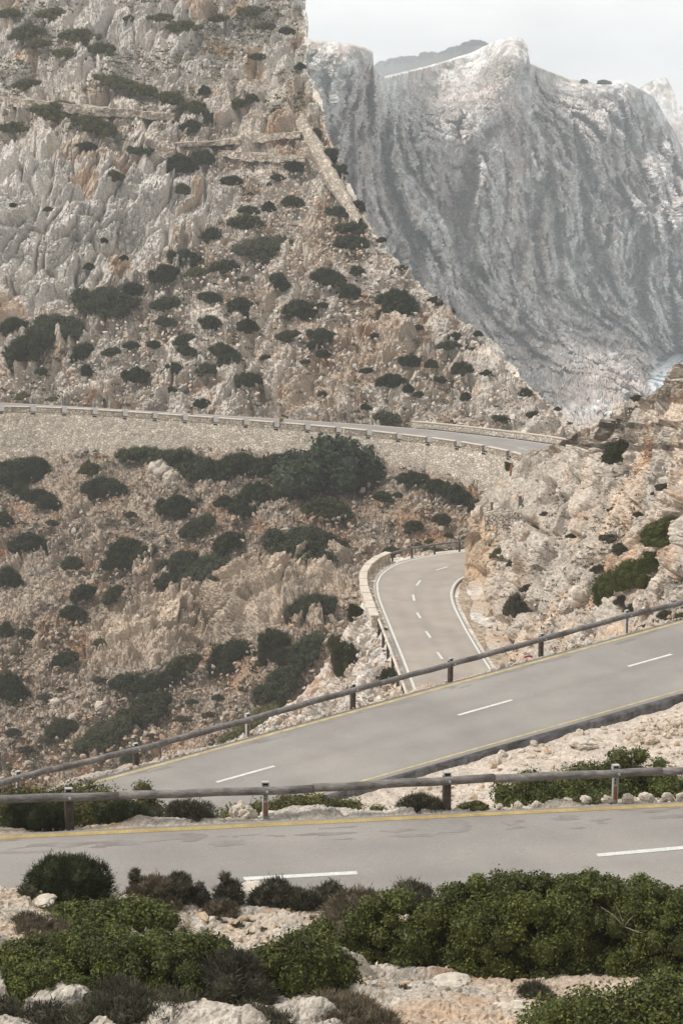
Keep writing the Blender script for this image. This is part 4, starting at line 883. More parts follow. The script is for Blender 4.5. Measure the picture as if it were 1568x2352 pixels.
SH_V = [(320,1042,110,44),(400,1050,120,60),(470,1075,110,60),(545,1062,120,60),(630,1062,110,60),(700,1095,110,46),(800,1082,110,56),(590,1128,110,60),(650,1125,70,46),(560,1165,70,40,'dark',-10),(30,1078,120,78),(80,1062,60,40),(95,1140,76,52,'dark',-20),(45,1120,50,36),(10,1185,40,45),(242,1112,84,56),(220,1135,44,26),(205,1070,45,40,'olive'),(400,1155,92,58,'dark',10),(515,1148,42,34),(752,1160,95,62),(455,1205,90,44,'dark',25),(525,1240,85,50,'dark',15),(695,1245,190,80),(62,1240,75,56),(290,1252,90,60,'dark',15),(325,1268,70,30,'dark',15),(268,1285,60,50),(165,1290,55,35),(410,1288,95,46,'dark',25),(470,1312,140,46,'dark',18),(380,1330,60,30,'dark',25),(190,1358,70,42,'dark',15),(170,1405,65,38),(260,1362,60,34,'dark',30),(20,1320,60,60),(715,1388,140,60,'dark',10),(150,1510,66,36,'dark',20),(25,1565,80,86),(300,1568,96,44),(415,1530,110,60,'dark',35),(360,1560,70,46,'dark',20),(535,1490,90,70,'dark',35),(515,1530,50,44),(635,1465,90,90,'dark',15),(650,1505,70,44),(700,1500,150,60,'dark',45),(640,1568,140,60,'dark',42),(330,1625,140,66,'dark',28),(240,1685,150,56,'dark',25),(140,1668,80,44,'dark',15),(600,1655,130,44,'olive',22),(540,1690,60,26,'gloss',20),(600,1520,30,24,'olive'),
 (950,1095,70,34),(1000,1112,60,36),(1045,1130,86,46,'dark',-15),(1098,1160,36,46),(880,1138,45,30),(913,1135,24,16),(840,1100,40,26,'olive'),(1015,1188,42,36),(950,1205,45,30),(1030,1228,20,15),(960,1250,20,16,'olive'),(985,1242,24,14,'olive'),(897,1265,50,34),(1000,1270,60,20),(60,1720,40,24,'grey'),(30,1680,40,24,'grey'),(110,1700,30,18,'grey'),(230,1560,30,20,'grey'),(440,1610,30,16,'grey'),(500,1600,30,18,'grey'),(560,1580,26,16,'grey'),(300,1740,50,22,'dark',15),(350,1690,30,16,'grey'),(420,1650,36,18,'grey'),(480,1640,30,16,'grey'),(100,1600,36,18,'grey'),(350,1440,22,14),(120,1200,28,18,'grey'),(300,1180,30,18,'grey'),(60,1450,40,28),(230,1475,36,24,'olive'),(15,1440,36,44)]
SH_K = [(1422,1034,86,50,'dark',12),(1525,1215,110,60,'gloss',25),(1418,1340,110,74,'gloss',28),(1462,1312,110,72,'gloss',28),(1505,1282,66,56,'gloss',20),(1185,1385,60,56,'grey'),(1190,1287,48,28,'grey',15),(1410,1172,28,16,'grey'),(1530,1118,50,22,'grey'),(1430,1262,46,24,'grey'),(1425,1255,30,20,'grey'),(1465,1180,24,14,'grey'),(1400,1295,22,20,'grey'),(1510,1130,26,16,'grey'),(1426,1377,30,24,'grey'),(1455,1395,40,22,'grey'),(1530,1412,40,24,'grey'),(1400,1235,50,20,'grey'),(1376,1305,40,22,'grey'),(1465,915,30,18,'grey'),(1560,900,70,20,'brown0',25),(1210,1350,30,20,'grey'),(1565,1415,30,24,'gloss'),(1310,1230,20,12,'grey'),(1250,1180,18,12,'grey'),(1480,1440,30,16,'grey'),(1172,1065,16,24,'olive',35),(1240,1250,40,16,'olive',20),(1145,1272,40,16,'olive',20)]
SH_S = [(800,1497,70,84,'dark',20),(895,1548,52,36),(820,1400,34,40,'dark',30),(765,1470,30,30,'olive')]
PROTO['brown0'] = [plant_mesh('shrub_brown', 321, 1, 1, 1, .34, 2500, .1, 'brown', True)]
for z, lst in (('M', SH_M), ('V', SH_V), ('K', SH_K), ('S', SH_S)):
    for a in lst: put(z, *a)
# ---- plants by the camera, each with its own mesh
def near_plant(cx, yb, wpx, yt, pal, kind='shrub', Y=None, dr=.75, leaf=.06, dens=1.0, br=None, needle=None, lab='', cat='shrub', grp=None, Hmin=.2, flat=.45):
    P = hit_near(cx, yb)
    if Y is None and P[1] > Y1n(P[0]) - 1.8 and yb < 2100: Y = Y1n(P[0]) - 2.0 - .25 * (yb - 2000) / 40
    P = P if Y is None else np.array([unp(cx, yb, Y)[0], Y, ground(unp(cx, yb, Y)[0], Y)[0]])
    W = wpx * P[1] / F; dp = W * dr; Yc = P[1] + dp * .45; zc = ground(P[0], Yc)[0]; zc = min(zc, P[2] + .35 * dp)
    top = unp(cx, yt, Yc)[2]; H = max(top - zc, Hmin * W, .12); X = unp(cx, (yb + yt) / 2, Yc)[0]
    needle = (pal in ('grey', 'brown')) if needle is None else needle
    br = br or min(.5, .3 * W, H * .55) ; n = int(dens * 1.2 * (W * dp + (W + dp) * H * 1.2) / (leaf ** 2 * (.36 if not needle else .13)))
    n = min(max(n, 500), 120000)
    me = plant_mesh(kind, int(cx * 7 + yb), W / 2 - br * .35, dp / 2 - br * .3, H, br, n, leaf, pal, needle, flat, 1.0, 'leaf_gloss' if pal == 'gloss' else 'leaf')
    o = link(kind, me, label=lab, category=cat, group=grp); o.location = (X, Yc, zc - .06); return o
b1 = lambda x, o: Y1f(unp(x, 1890, 45)[0]) + o
NP = [
 # in front of the nearest road
 dict(cx=1255, yb=2262, wpx=980, yt=2002, pal='gloss', dr=.36, leaf=.05, dens=1.7, br=.22, flat=.3, lab='huge dense dark green mastic bush filling the lower right beside the nearest road'),
 dict(cx=830, yb=2150, wpx=170, yt=2040, pal='brown', dr=.8, leaf=.08, lab='brownish grey tufted bush at the left end of the huge green bush'),
 dict(cx=225, yb=2318, wpx=740, yt=2140, pal='gloss', dr=.42, leaf=.046, dens=1.7, br=.2, flat=.25, lab='broad leafy bright green bush nearest the camera at lower left'),
 dict(cx=270, yb=2160, wpx=400, yt=2082, pal='gloss', dr=.45, leaf=.058, br=.28, lab='low green bush between the pale rocks and the broad leafy bush'),
 dict(cx=75, yb=2160, wpx=170, yt=2115, pal='brown', dr=.8, leaf=.08, lab='low brownish mat of scrub behind the broad leafy bush, at the picture edge'),
 dict(cx=545, yb=2322, wpx=170, yt=2168, pal='grey', dr=.7, leaf=.09, lab='dark grey twiggy bush squeezed between two leafy green bushes'),
 dict(cx=690, yb=2300, wpx=330, yt=2128, pal='gloss', dr=.5, leaf=.058, dens=1.2, br=.3, flat=.6, lab='leafy green bush trailing down to the right beside the stony path'),
 dict(cx=505, yb=2110, wpx=90, yt=2062, pal='brown', leaf=.07, lab='small brown bush behind the trailing leafy bush'),
 dict(cx=300, yb=2400, wpx=420, yt=2278, pal='grey', dr=.7, leaf=.085, dens=1.2, lab='round grey green cushion shrub cut by the bottom edge of the picture, at left'),
 dict(cx=10, yb=2340, wpx=90, yt=2285, pal='grey', leaf=.08, lab='grey cushion shrub at the left picture edge below the broad leafy bush'),
 dict(cx=165, yb=2052, wpx=250, yt=1958, pal='dark', dr=.6, leaf=.06, needle=True, dens=1.3, br=.3, flat=.3, lab='big rounded dark grey green bush on the pale rocks beside the nearest road'),
 dict(cx=345, yb=2062, wpx=120, yt=2008, pal='brown', leaf=.07, lab='brown tufted shrub right of the big rounded dark bush'),
 dict(cx=410, yb=2035, wpx=95, yt=1992, pal='grey', leaf=.07, lab='grey green tuft by the road edge between the brown tufted shrub and the smallest tuft'),
 dict(cx=460, yb=2040, wpx=44, yt=2012, pal='grey', leaf=.06, lab='smallest grey green tuft in the row along the nearest road'),
 dict(cx=520, yb=2042, wpx=84, yt=1998, pal='grey', leaf=.07, lab='upright grey green tuft just left of the white centre dash'),
 dict(cx=312, yb=2006, wpx=36, yt=1984, pal='grey', leaf=.06, lab='little tuft peeping over the brown shrub at the road edge'),
 dict(cx=65, yb=2066, wpx=54, yt=2028, pal='grey', leaf=.06, lab='small grey cushion at the foot of the big rounded dark bush'),
 dict(cx=192, yb=2072, wpx=62, yt=2040, pal='grey', leaf=.06, lab='small grey cushion among pale stones under the big rounded dark bush'),
 dict(cx=375, yb=2078, wpx=70, yt=2042, pal='brown', leaf=.07, lab='low brown cushion in front of the brown tufted shrub'),
 dict(cx=625, yb=2042, wpx=100, yt=2012, pal='grey', leaf=.07, lab='low grey shrub under the white centre dash of the nearest road'),
 dict(cx=685, yb=2078, wpx=120, yt=2035, pal='grey', leaf=.07, lab='rounded grey green shrub on the verge midway between the two large green bushes'),
 dict(cx=755, yb=2062, wpx=110, yt=2018, pal='grey', leaf=.07, lab='grey green shrub on the verge touching the brownish bush'),
 dict(cx=950, yb=2040, wpx=110, yt=2012, pal='grey', leaf=.07, lab='flat grey shrub on the verge behind the huge green bush'),
 dict(cx=1225, yb=2312, wpx=110, yt=2255, pal='grey', leaf=.07, lab='round grey green cushion on the bare limestone below the huge green bush'),
 dict(cx=990, yb=2328, wpx=86, yt=2298, pal='brown', leaf=.08, dens=.6, lab='tuft of dry straw coloured grass on the pale limestone'),
 dict(cx=972, yb=2222, wpx=52, yt=2192, pal='grey', leaf=.06, lab='small dark tuft on the patch of red soil'),
 dict(cx=1500, yb=2420, wpx=480, yt=2235, pal='gloss', dr=.6, leaf=.062, dens=1.4, br=.36, lab='yellow green glossy bush in the bottom right corner'),
 dict(cx=772, yb=2340, wpx=112, yt=2288, pal='grey', leaf=.07, lab='round grey cushion shrub at the bottom edge right of the trailing bush'),
 dict(cx=600, yb=2390, wpx=200, yt=2318, pal='grey', leaf=.08, lab='grey cushion shrub cut by the bottom edge left of a pale stone'),
 dict(cx=800, yb=2392, wpx=330, yt=2336, pal='brown', leaf=.09, lab='straggling dry grass along the bottom edge of the picture', cat='dry grass'),
 # behind the first guard rail
 dict(cx=70, yb=1905, wpx=190, yt=1835, pal='dark', Y=b1(70, 0.45), flat=.16, dr=.5, leaf=.06, needle=True, lab='dark grey green bush under the first log rail at the left picture edge'),
 dict(cx=110, yb=1880, wpx=420, yt=1793, pal='olive', Y=b1(110, 2.2), flat=.16, dr=.4, leaf=.07, lab='wide olive green bush showing above the first log rail at left'),
 dict(cx=285, yb=1893, wpx=150, yt=1838, pal='dark', Y=b1(285, 0.45), flat=.16, dr=.5, leaf=.06, needle=True, lab='dark bush under the first log rail just right of its left post'),
 dict(cx=420, yb=1888, wpx=150, yt=1838, pal='grey', Y=b1(420, 0.45), flat=.16, dr=.5, leaf=.07, lab='grey brown bush under the first log rail before the open road gap'),
 dict(cx=335, yb=1860, wpx=70, yt=1788, pal='olive', Y=b1(335, 2.0), flat=.16, leaf=.06, dens=.35, lab='thin pale sprigs rising over the first log rail against the road'),
 dict(cx=690, yb=1886, wpx=420, yt=1830, pal='olive', Y=b1(700, 1.2), flat=.16, dr=.4, leaf=.055, br=.25, lab='low yellow green bush under the first log rail behind the white metal post'),
 dict(cx=962, yb=1868, wpx=118, yt=1822, pal='grey', Y=b1(962, 0.40), flat=.16, leaf=.07, dr=.6, lab='round dark grey cushion just left of the dark rail post'),
 dict(cx=1085, yb=1866, wpx=90, yt=1842, pal='olive', Y=b1(1085, 0.40), flat=.16, leaf=.055, lab='small bright yellow green shrub just right of the dark rail post'),
 dict(cx=1240, yb=1860, wpx=280, yt=1775, pal='gloss', Y=b1(1230, 2.0), flat=.16, dr=.5, leaf=.06, br=.3, lab='leafy dark green bush behind the first log rail, where the gravel ends'),
 dict(cx=1450, yb=1850, wpx=460, yt=1725, pal='gloss', Y=b1(1440, 3.0), flat=.16, dr=.45, leaf=.065, br=.4, lab='large dark bush behind the first log rail at the right picture edge'),
 dict(cx=1345, yb=1842, wpx=90, yt=1828, pal='olive', Y=b1(1345, 0.35), flat=.16, leaf=.05, lab='yellow green sprigs between verge stones under the first log rail'),
]
for a in NP: near_plant(**a)
# ================================================================== BROKEN ASPHALT EDGE
Xe = np.linspace(-4.5, 30, 900); Ye = Y2n(Xe); ze = R2.z(Xe, Ye)
w_ = fbm(np.stack([Xe * 1.3, 0 * Xe, 0 * Xe], -1), 4, 140)
prof = []
for dy, dz in ((.10, .006), (-.02, .004), (-.12, -.03), (-.17, -.08), (-.22, -.14), (-.28, -.21), (-.45, -.6)):
    k = fbm(np.stack([Xe * 2.2, np.full_like(Xe, dy * 4), 0 * Xe + 3], -1), 4, 141)
    prof.append(np.stack([Xe + .6 * q2 * 0, Ye + (dy + (.16 * w_ + .12 * k) * (dy < -.05)) * q2, ze + dz + .06 * k * (dy < -.05)], -1))
V = np.stack(prof, 0)
link('road_edge', mesh_np('road_edge', V.reshape(-1, 3), grid_faces(7, 900), mats=[M['asphalt_dark']]), kind='structure')
# dark worn strips on the near road
def patchy(plane, Yf, off0, off1, x0, x1, seed, thr, nm='road_stain', m='patch'):
    X = np.linspace(x0, x1, 420); T = np.linspace(0, 1, 40); V = []; keep = []
    Xg, Tg = np.meshgrid(X, T); off = off0 + (off1 - off0) * Tg; Yg = Yf(Xg) + off
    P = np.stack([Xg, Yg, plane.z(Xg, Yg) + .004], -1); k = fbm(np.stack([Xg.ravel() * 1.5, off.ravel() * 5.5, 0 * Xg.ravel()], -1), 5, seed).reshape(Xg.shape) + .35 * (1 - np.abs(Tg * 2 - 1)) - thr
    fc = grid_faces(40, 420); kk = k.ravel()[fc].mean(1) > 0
    link(nm, mesh_np(nm, P.reshape(-1, 3), fc[kk], mats=[M[m]]), kind='structure')
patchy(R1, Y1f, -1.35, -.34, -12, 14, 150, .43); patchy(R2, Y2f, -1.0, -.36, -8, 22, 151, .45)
# ================================================================== LOOSE STONES
ICO = None
def ico():
    p = (1 + 5 ** .5) / 2
    V = np.array([(-1, p, 0), (1, p, 0), (-1, -p, 0), (1, -p, 0), (0, -1, p), (0, 1, p), (0, -1, -p), (0, 1, -p), (p, 0, -1), (p, 0, 1), (-p, 0, -1), (-p, 0, 1)], float); V /= np.linalg.norm(V[0])
    Fc = np.array([(0, 11, 5), (0, 5, 1), (0, 1, 7), (0, 7, 10), (0, 10, 11), (1, 5, 9), (5, 11, 4), (11, 10, 2), (10, 7, 6), (7, 1, 8), (3, 9, 4), (3, 4, 2), (3, 2, 6), (3, 6, 8), (3, 8, 9), (4, 9, 5), (2, 4, 11), (6, 2, 10), (8, 6, 7), (9, 8, 1)])
    return V, Fc
IV, IF = ico()
def stones(name, C, size, cols, seed, m='stone', flat=.7, **props):
    """one mesh of many broken stones at the points C"""
    rg = np.random.default_rng(seed); n = len(C)
    V = IV[None] * (1 + rg.uniform(-.38, .34, (n, 12, 1))); V = V * np.stack([rg.uniform(.7, 1.5, n), rg.uniform(.6, 1.2, n), rg.uniform(.35, .8, n) * flat / .7], -1)[:, None]
    q = rg.normal(size=(n, 4)); q /= np.linalg.norm(q, axis=1)[:, None]; a, b, c, d = q.T
    Rm = np.stack([1 - 2 * (c * c + d * d), 2 * (b * c - a * d), 2 * (b * d + a * c), 2 * (b * c + a * d), 1 - 2 * (b * b + d * d), 2 * (c * d - a * b), 2 * (b * d - a * c), 2 * (c * d + a * b), 1 - 2 * (b * b + c * c)], -1).reshape(n, 3, 3)
    V = np.einsum('nij,nkj->nki', Rm, V) * np.asarray(size)[:, None, None] + C[:, None]
    Fc = (IF[None] + 12 * np.arange(n)[:, None, None]).reshape(-1, 3)
    col = np.repeat(cols * rg.uniform(.72, 1.12, (n, 1)), 12, 0)
    return link(name, mesh_np(name, V.reshape(-1, 3), Fc, np.clip(col, 0, .8), mats=[M[m]]), **props)
def sizes(rg, n, lo, hi, p=2.2): return lo + (hi - lo) * rg.uniform(0, 1, n) ** p
def scatter(name, zone, n, box, inside, lo, hi, seed, base, up=.1, tan=.3):
    rg = np.random.default_rng(seed); x = rg.uniform(box[0], box[1], n); y = rg.uniform(box[2], box[3], n); k = inside(x, y); x, y = x[k], y[k]
    P = unp(x, y, ZY[zone](x, y)); cl = fbm(P / 6, 3, seed) + rg.uniform(-.35, .35, len(P)); P = P[cl > -.1]
    sz = sizes(rg, len(P), lo, hi); P = P + np.array([0, -up * 2, up]) + rg.normal(size=P.shape) * .15
    c = np.array(base) * np.where(rg.uniform(0, 1, (len(P), 1)) < tan, np.array([[.95, .8, .66]]), 1.0)
    stones(name, P, sz, c, seed, kind='stuff')
scatter('rubble', 'M', 6500, (-60, 1330, 560, 990), lambda x, y: (x < mt_xr(y) - 4) & (y > mt_crag_bot(x) + 10) & (y < np.interp(x, f4px[:, 0], f4px[:, 1]) - 3), .10, .42, 201, ROCK * 1.0, .35)
scatter('rubble', 'M', 2500, (480, 860, 300, 620), lambda x, y: (x < mt_xr(y) - 6), .10, .36, 202, ROCK * 1.0, .35, .6)
scatter('rubble', 'V', 10000, (-60, 1110, 1030, 1850), lambda x, y: va_crag(x, y) < .3, .09, .40, 203, ROCK * np.array([.72, .665, .61]), .3)
scatter('rubble', 'K', 1800, (1060, 1640, 830, 1560), lambda x, y: x > kn_xl(y) + 14, .05, .24, 204, ROCKW * .9, .08)
scatter('rubble', 'S', 2200, (540, 930, 1400, 1760), lambda x, y: (x > sp_xl(y) + 4) & (x < r3left(y) - 26), .06, .28, 205, ROCK, .08)
def near_scatter(name, n, X0, X1, fy0, fy1, lo, hi, seed, base, tan=.3, p=2.6, clus=-.15):
    rg = np.random.default_rng(seed); X = rg.uniform(X0, X1, n); t = rg.uniform(0, 1, n); Y = np.array([fy0(x) + (fy1(x) - fy0(x)) * u for x, u in zip(X, t)])
    P = np.stack([X, Y, 0 * X], -1); cl = fbm(P / 1.6, 3, seed) + rg.uniform(-.3, .3, n); P = P[cl > clus]; P[:, 2] = ground(P[:, 0], P[:, 1])
    sz = sizes(rg, len(P), lo, hi, p); P[:, 2] += sz * .2; c = np.array(base) * np.where(rg.uniform(0, 1, (len(P), 1)) < tan, np.array([[.95, .82, .68]]), 1.0)
    stones(name, P, sz, c, seed, kind='stuff')
near_scatter('rubble', 6500, -8, 8, lambda x: 26, lambda x: Y1n(x) - 1.0, .012, .12, 211, ROCKW * np.array([.86, .80, .72]), .45, 3.0)
near_scatter('gravel', 9000, -2, 18, lambda x: Y1f(x) + 5, lambda x: Y2n(x) - .5, .015, .13, 212, ROCKW * np.array([.82, .76, .68]), .4, 3.5)
near_scatter('gravel', 900, -9, 12, lambda x: Y1f(x) + .12, lambda x: Y1f(x) + 1.3, .01, .06, 213, ROCKW * .85, .2)
near_scatter('gravel', 1500, -9, 22, lambda x: Y2f(x) + .10, lambda x: Y2f(x) + 1.5, .02, .12, 214, ROCKW * .85, .3)
# ---- boulders one can count
BV = None
def boulder(P, r, seed, lab, grp=None, cat='boulder', base=ROCKW, flat=.7, st=1.0):
    n, m = 34, 22; SVb, S4b, S3b = sph(n, m); rg = np.random.default_rng(seed)
    V = SVb * np.array([1.0 * st, .8, flat]); off = rg.uniform(0, 50, 3); nn = V + off
    f1, f2, a, b, c, dv = voro(nn * 1.25, seed); V = V * (1 + .34 * fbm(nn * 1.1, 3, seed) + .30 * (a - .5) - .16 * (1 - sstep(0, .15, f2 - f1)) + .06 * fbm(nn * 6, 3, seed))[:, None]
    V = V * r; rz = rg.uniform(0, 6); V = V @ np.array(Matrix.Rotation(rz, 3, 'Z'))
    col = np.array(base) * (.85 + .25 * b[:, None])
    o = link('boulder' if cat == 'boulder' else 'stone', mesh_np('boulder', V, [S4b, S3b], col, mats=[M['stone']]), label=lab, category=cat, group=grp); o.location = P; return o
# named boulders and heaps
def bnear(x, y, wpx, lab, seed, flat=.6, grp=None, cat='boulder', base=ROCKW * np.array([.86, .81, .74]), Y=None):
    P = hit_near(x, y) if Y is None else np.array([unp(x, y, Y)[0], Y, ground(unp(x, y, Y)[0], Y)[0]])
    r = wpx * .5 * P[1] / F; return boulder(P + [0, r * .3, r * flat * .45], r, seed, lab, grp, cat, base, flat)
bnear(558, 1886, 66, 'whitish dome shaped boulder beside the white metal rail post', 301, .8, Y=b1(558, .55))
bnear(622, 1888, 50, 'flat pinkish rock at the foot of the white metal rail post', 302, .4, Y=b1(622, .5), base=ROCK)
bnear(668, 1886, 20, 'small pale stone right of the flat pinkish rock on the verge', 303, .7, Y=b1(668, .4), cat='stone')
bnear(262, 1893, 26, 'orange tan stone on the verge under the left bushes', 304, .5, Y=b1(262, .3), cat='stone', base=np.array([.55, .36, .2]))
for k, (x, y, wd) in enumerate([(1146, 1868, 26), (1190, 1866, 30), (1232, 1863, 28), (1262, 1861, 30), (1300, 1857, 40), (1345, 1853, 46), (1392, 1848, 40), (1440, 1846, 44), (1486, 1843, 46), (1530, 1839, 44), (1566, 1836, 40)]):
    bnear(x, y, wd * .8, 'pale limestone lump in the row of stones between the yellow line and the dark bush', 310 + k, .75, 'row of pale stones along the nearest yellow line', 'stone', Y=b1(x, .45))
rg = np.random.default_rng(5)
for k in range(30):
    x = 1405 + 170 * rg.uniform(0, 1) ** .8; y = 1712 - (x - 1405) * .28 + rg.uniform(-14, 24)
    bnear(x, y, rg.uniform(18, 38), 'beige stone in the heap at the right edge above the large dark bush', 340 + k, .75, 'stones heaped beside the middle road', 'stone', base=ROCK * np.array([.95, .88, .78]))
for k, (x, y, wd, lab) in enumerate([(1153, 1738, 26, 'lone pale stone on the gravel below the dark asphalt edge'), (1340, 1722, 70, 'flat grey rock half sunk in the gravel left of the stone heap'), (1225, 1714, 24, 'small pale stone close to the dark asphalt edge, left of the flat grey rock'), (1330, 1690, 26, 'pale stone touching the dark asphalt edge near the stone heap'),
                           (905, 1786, 30, 'pale stone where the dark asphalt edge meets the first rail')]):
    bnear(x, y, wd, lab, 380 + k, .5 if wd > 50 else .8, None, 'rock' if wd > 50 else 'stone')
for k, (x, y, wd, fl, lab) in enumerate([(575, 2055, 110, .4, 'wide pale limestone slab under the small grey tufts beside the nearest road'), (700, 2165, 60, .6, 'pale stone in the stony path left of the huge bush'), (640, 2150, 50, .6, 'whitish stone above the trailing green bush'),
                             (725, 2140, 44, .7, 'pinkish white stone near the brownish bush at the path'), (1180, 2330, 130, .35, 'broad bare limestone slab in front of the round cushion at lower right'), (1040, 2270, 130, .3, 'flat pale limestone slab under the huge green bush'),                              (735, 2215, 70, .5, 'cream coloured rock on the path level with the trailing bush'), (690, 2305, 90, .45, 'white rock between the trailing bush and the bottom cushion'), (1345, 2262, 46, .7, 'rounded pale stone at the foot of the huge bush, left of the corner bush'), (1395, 2255, 36, .7, 'small pale stone at the foot of the huge bush beside the corner bush'), (250, 2052, 70, .5, 'pale rock showing right of the big rounded dark bush'), (100, 2080, 90, .4, 'low pale outcrop left of the small grey cushion'), ]):
    bnear(x, y, wd * .85, lab, 400 + k, fl * .7)
def bhill(z, x, y, wpx, lab, seed, base=ROCK * np.array([.92, .88, .83])):
    P = unp(x, y, ZY[z](np.array([x]), np.array([y]))[0] - 1.0); boulder(P, wpx * .5 * P[1] / F, seed, lab, None, 'boulder', base, .9)
for k, a in enumerate([('V', 552, 1140, 20, 'small white boulder between dark bushes below the retaining wall'), ('V', 372, 1082, 60, 'jagged pale pinnacle rising out of the dark bushes under the retaining wall'), ('V', 395, 1100, 46, 'pale rock beside the jagged pinnacle under the retaining wall'), ('V', 745, 1475, 22, 'white boulder at the edge of the long slanting bush beside the lower bend'), ('V', 232, 1625, 36, 'pale boulder on the stony slope above the middle road, at left'), ('V', 128, 1612, 26, 'round pale boulder left of the slanting bush on the stony slope'), ('V', 165, 1655, 30, 'tan boulder beside the small slanted bush near the left edge'),
                       ('K', 1375, 990, 46, 'big pale block on the crest of the rock knoll'), ('K', 1425, 945, 44, 'pale block at the notch in the skyline of the rock knoll'), ('K', 1548, 890, 40, 'brownish block on the knoll skyline at the right edge'), ('K', 1330, 1372, 60, 'grey sloping boulder on the knoll above the middle road'), ('K', 1300, 1395, 44, 'ochre boulder on orange soil above the second rail'), ('K', 1470, 1390, 50, 'pale boulder by the big green bush on the knoll'), ('K', 1520, 1340, 60, 'pale boulder on orange soil right of the big green bush')]):
    bhill(*a[:4], a[4], 500 + k)
# ================================================================== LOW GROUND COVER AND DISTANT TREES
def cover(name, zone, n, box, inside, lo, hi, seed, pals, nb=16):
    rg = np.random.default_rng(seed); x = rg.uniform(box[0], box[1], n); y = rg.uniform(box[2], box[3], n); k = inside(x, y); x, y = x[k], y[k]
    if zone == 'N': P = np.array([hit_near(a, b) for a, b in zip(x, y)])
    else:
        P = unp(x, y, ZY[zone](x, y)); P = np.array([0, 0, CZ]) + (P - [0, 0, CZ]) * (1 - .7 / P[:, 1:2])
    cl = fbm(P / 7, 4, seed) + rg.uniform(-.2, .2, len(P)); P = P[cl > .02]; n = len(P); r = sizes(rg, n, lo, hi, 2.0)
    d = rg.normal(size=(n, nb, 3)); d /= np.linalg.norm(d, axis=2)[..., None]; d[..., 2] = np.abs(d[..., 2]); rr = r[:, None, None]
    c0 = P[:, None] + d * rr * np.array([1, 1, .65]) * rg.uniform(.3, 1, (n, nb, 1)); s_ = np.cross(d, rg.normal(size=d.shape)); s_ /= np.linalg.norm(s_, axis=2)[..., None]; ax = d + .5 * rg.normal(size=d.shape)
    w_ = rr * .3; V = np.stack([c0 - s_ * w_, c0 + s_ * w_, c0 + ax * rr * .45], 2).reshape(-1, 3)
    pc = np.concatenate([np.array(PAL[p]) for p in pals]); c = pc[rg.integers(0, len(pc), n)] * rg.uniform(.75, 1.25, (n, 1))
    link(name, mesh_np(name, V, np.arange(len(V)).reshape(-1, 3), np.repeat(c, nb * 3, 0), mats=[M['leaf']]), kind='stuff')
cover('ground_cover', 'M', 5200, (-60, 1330, 300, 985), lambda x, y: (x < mt_xr(y) - 6) & (y > mt_crag_bot(x)) & (y < np.interp(x, f4px[:, 0], f4px[:, 1]) - 6), .14, .55, 601, ['dark', 'grey', 'dark'])
cover('ground_cover', 'M', 5500, (-60, 700, -20, 330), lambda x, y: (x < mt_xr(y) - 12), .15, .6, 602, ['olive', 'brown', 'olive', 'grey'])
cover('ground_cover', 'V', 6500, (-60, 1110, 1035, 1850), lambda x, y: va_crag(x, y) < .3, .12, .5, 603, ['dark', 'grey', 'dark', 'brown'])
cover('ground_cover', 'K', 2600, (1110, 1620, 900, 1540), lambda x, y: x > kn_xl(y) + 40, .06, .25, 604, ['grey', 'brown'])
cover('ground_cover', 'S', 700, (560, 920, 1420, 1760), lambda x, y: (x > sp_xl(y) + 4) & (x < r3left(y) - 26), .06, .25, 605, ['grey', 'dark', 'brown'])
cover('ground_cover', 'N', 420, (-20, 1600, 2030, 2400), lambda x, y: y > 0, .03, .12, 606, ['grey', 'brown', 'olive'], 40)
# trees: crown and trunk meshes shared by the copies
CROWN = [plant_mesh('crown', 700 + i, 1, 1, 1, .32, 2600, .11, 'pine', False, .3, hr=(.7, 1.1), spread=(.8, 1.2)) for i in range(3)]
tb = MB().tube([(0, 0, -.3), (.03, 0, .4), (.0, .03, .9), (.05, 0, 1.3)], [.09, .075, .06, .03], 8)
for q in range(4): tb.tube([(.01, .01, .6 + .1 * q), (.35 * math.cos(q * 1.7), .35 * math.sin(q * 1.7), 1.0 + .08 * q)], [.04, .015], 6)
TRUNK = tb.mesh('trunk', [M['bark']])
def tree(P, W, H, lab, k=0, grp=None, trunk_h=.35):
    r = empty('pine_tree', P, label=lab, category='tree', group=grp)
    c = link('crown', CROWN[k % 3], r); c.location = (0, 0, H * trunk_h); c.scale = (W / 2, W / 2, H * (1 - trunk_h)); c.rotation_euler = (0, 0, k * 2.1)
    t = link('trunk', TRUNK, r); t.scale = (H * .5, H * .5, H * .55); return r
A = unp(765, 1108, va_Y(np.array([765]), np.array([1108]))[0] - 1.0); tree(A - [0, 0, .5], 200 * A[1] / F, 112 * A[1] / F, 'tall dark pine standing against the long stone retaining wall', 0, None, .05)
A = unp(690, 1105, va_Y(np.array([690]), np.array([1105]))[0] - 1.4); tree(A - [0, 0, .4], 130 * A[1] / F, 72 * A[1] / F, 'lower dark pine leaning against the left side of the tall pine by the wall', 1, None, .05)
for k, (x, yb, wd, h, lab) in enumerate([(1090, 111, 50, 18, 'wide topped pine with gaps in its crown beside the highest cliff top'), (1340, 195, 18, 12, 'left of the two tiny pines on the rim of the far cliff'), (1384, 197, 30, 13, 'right and wider of the two tiny pines on the rim of the far cliff')]):
    Yt = 2240 if x < 1200 else 1205; P = unp(x, yb, Yt); tree(P, wd * Yt / F, h * Yt / F, lab, k, None, .3)
rg = np.random.default_rng(9)
WOOD = []
for k in range(46):
    x = 865 + 225 * rg.uniform(); yt = float(rg_top(x)); P = unp(x, yt + rg.uniform(3, 10), float(rg_Y(np.array(x), 120.)) + rg.uniform(-6, 14)); sc = P[1] / F
    tree(P - [0, 0, 1.5], rg.uniform(16, 30) * sc, rg.uniform(9, 15) * sc, 'hazy pine in the wood on the far ridge left of the highest cliff top', k, 'pines on the far wooded ridge', .2)
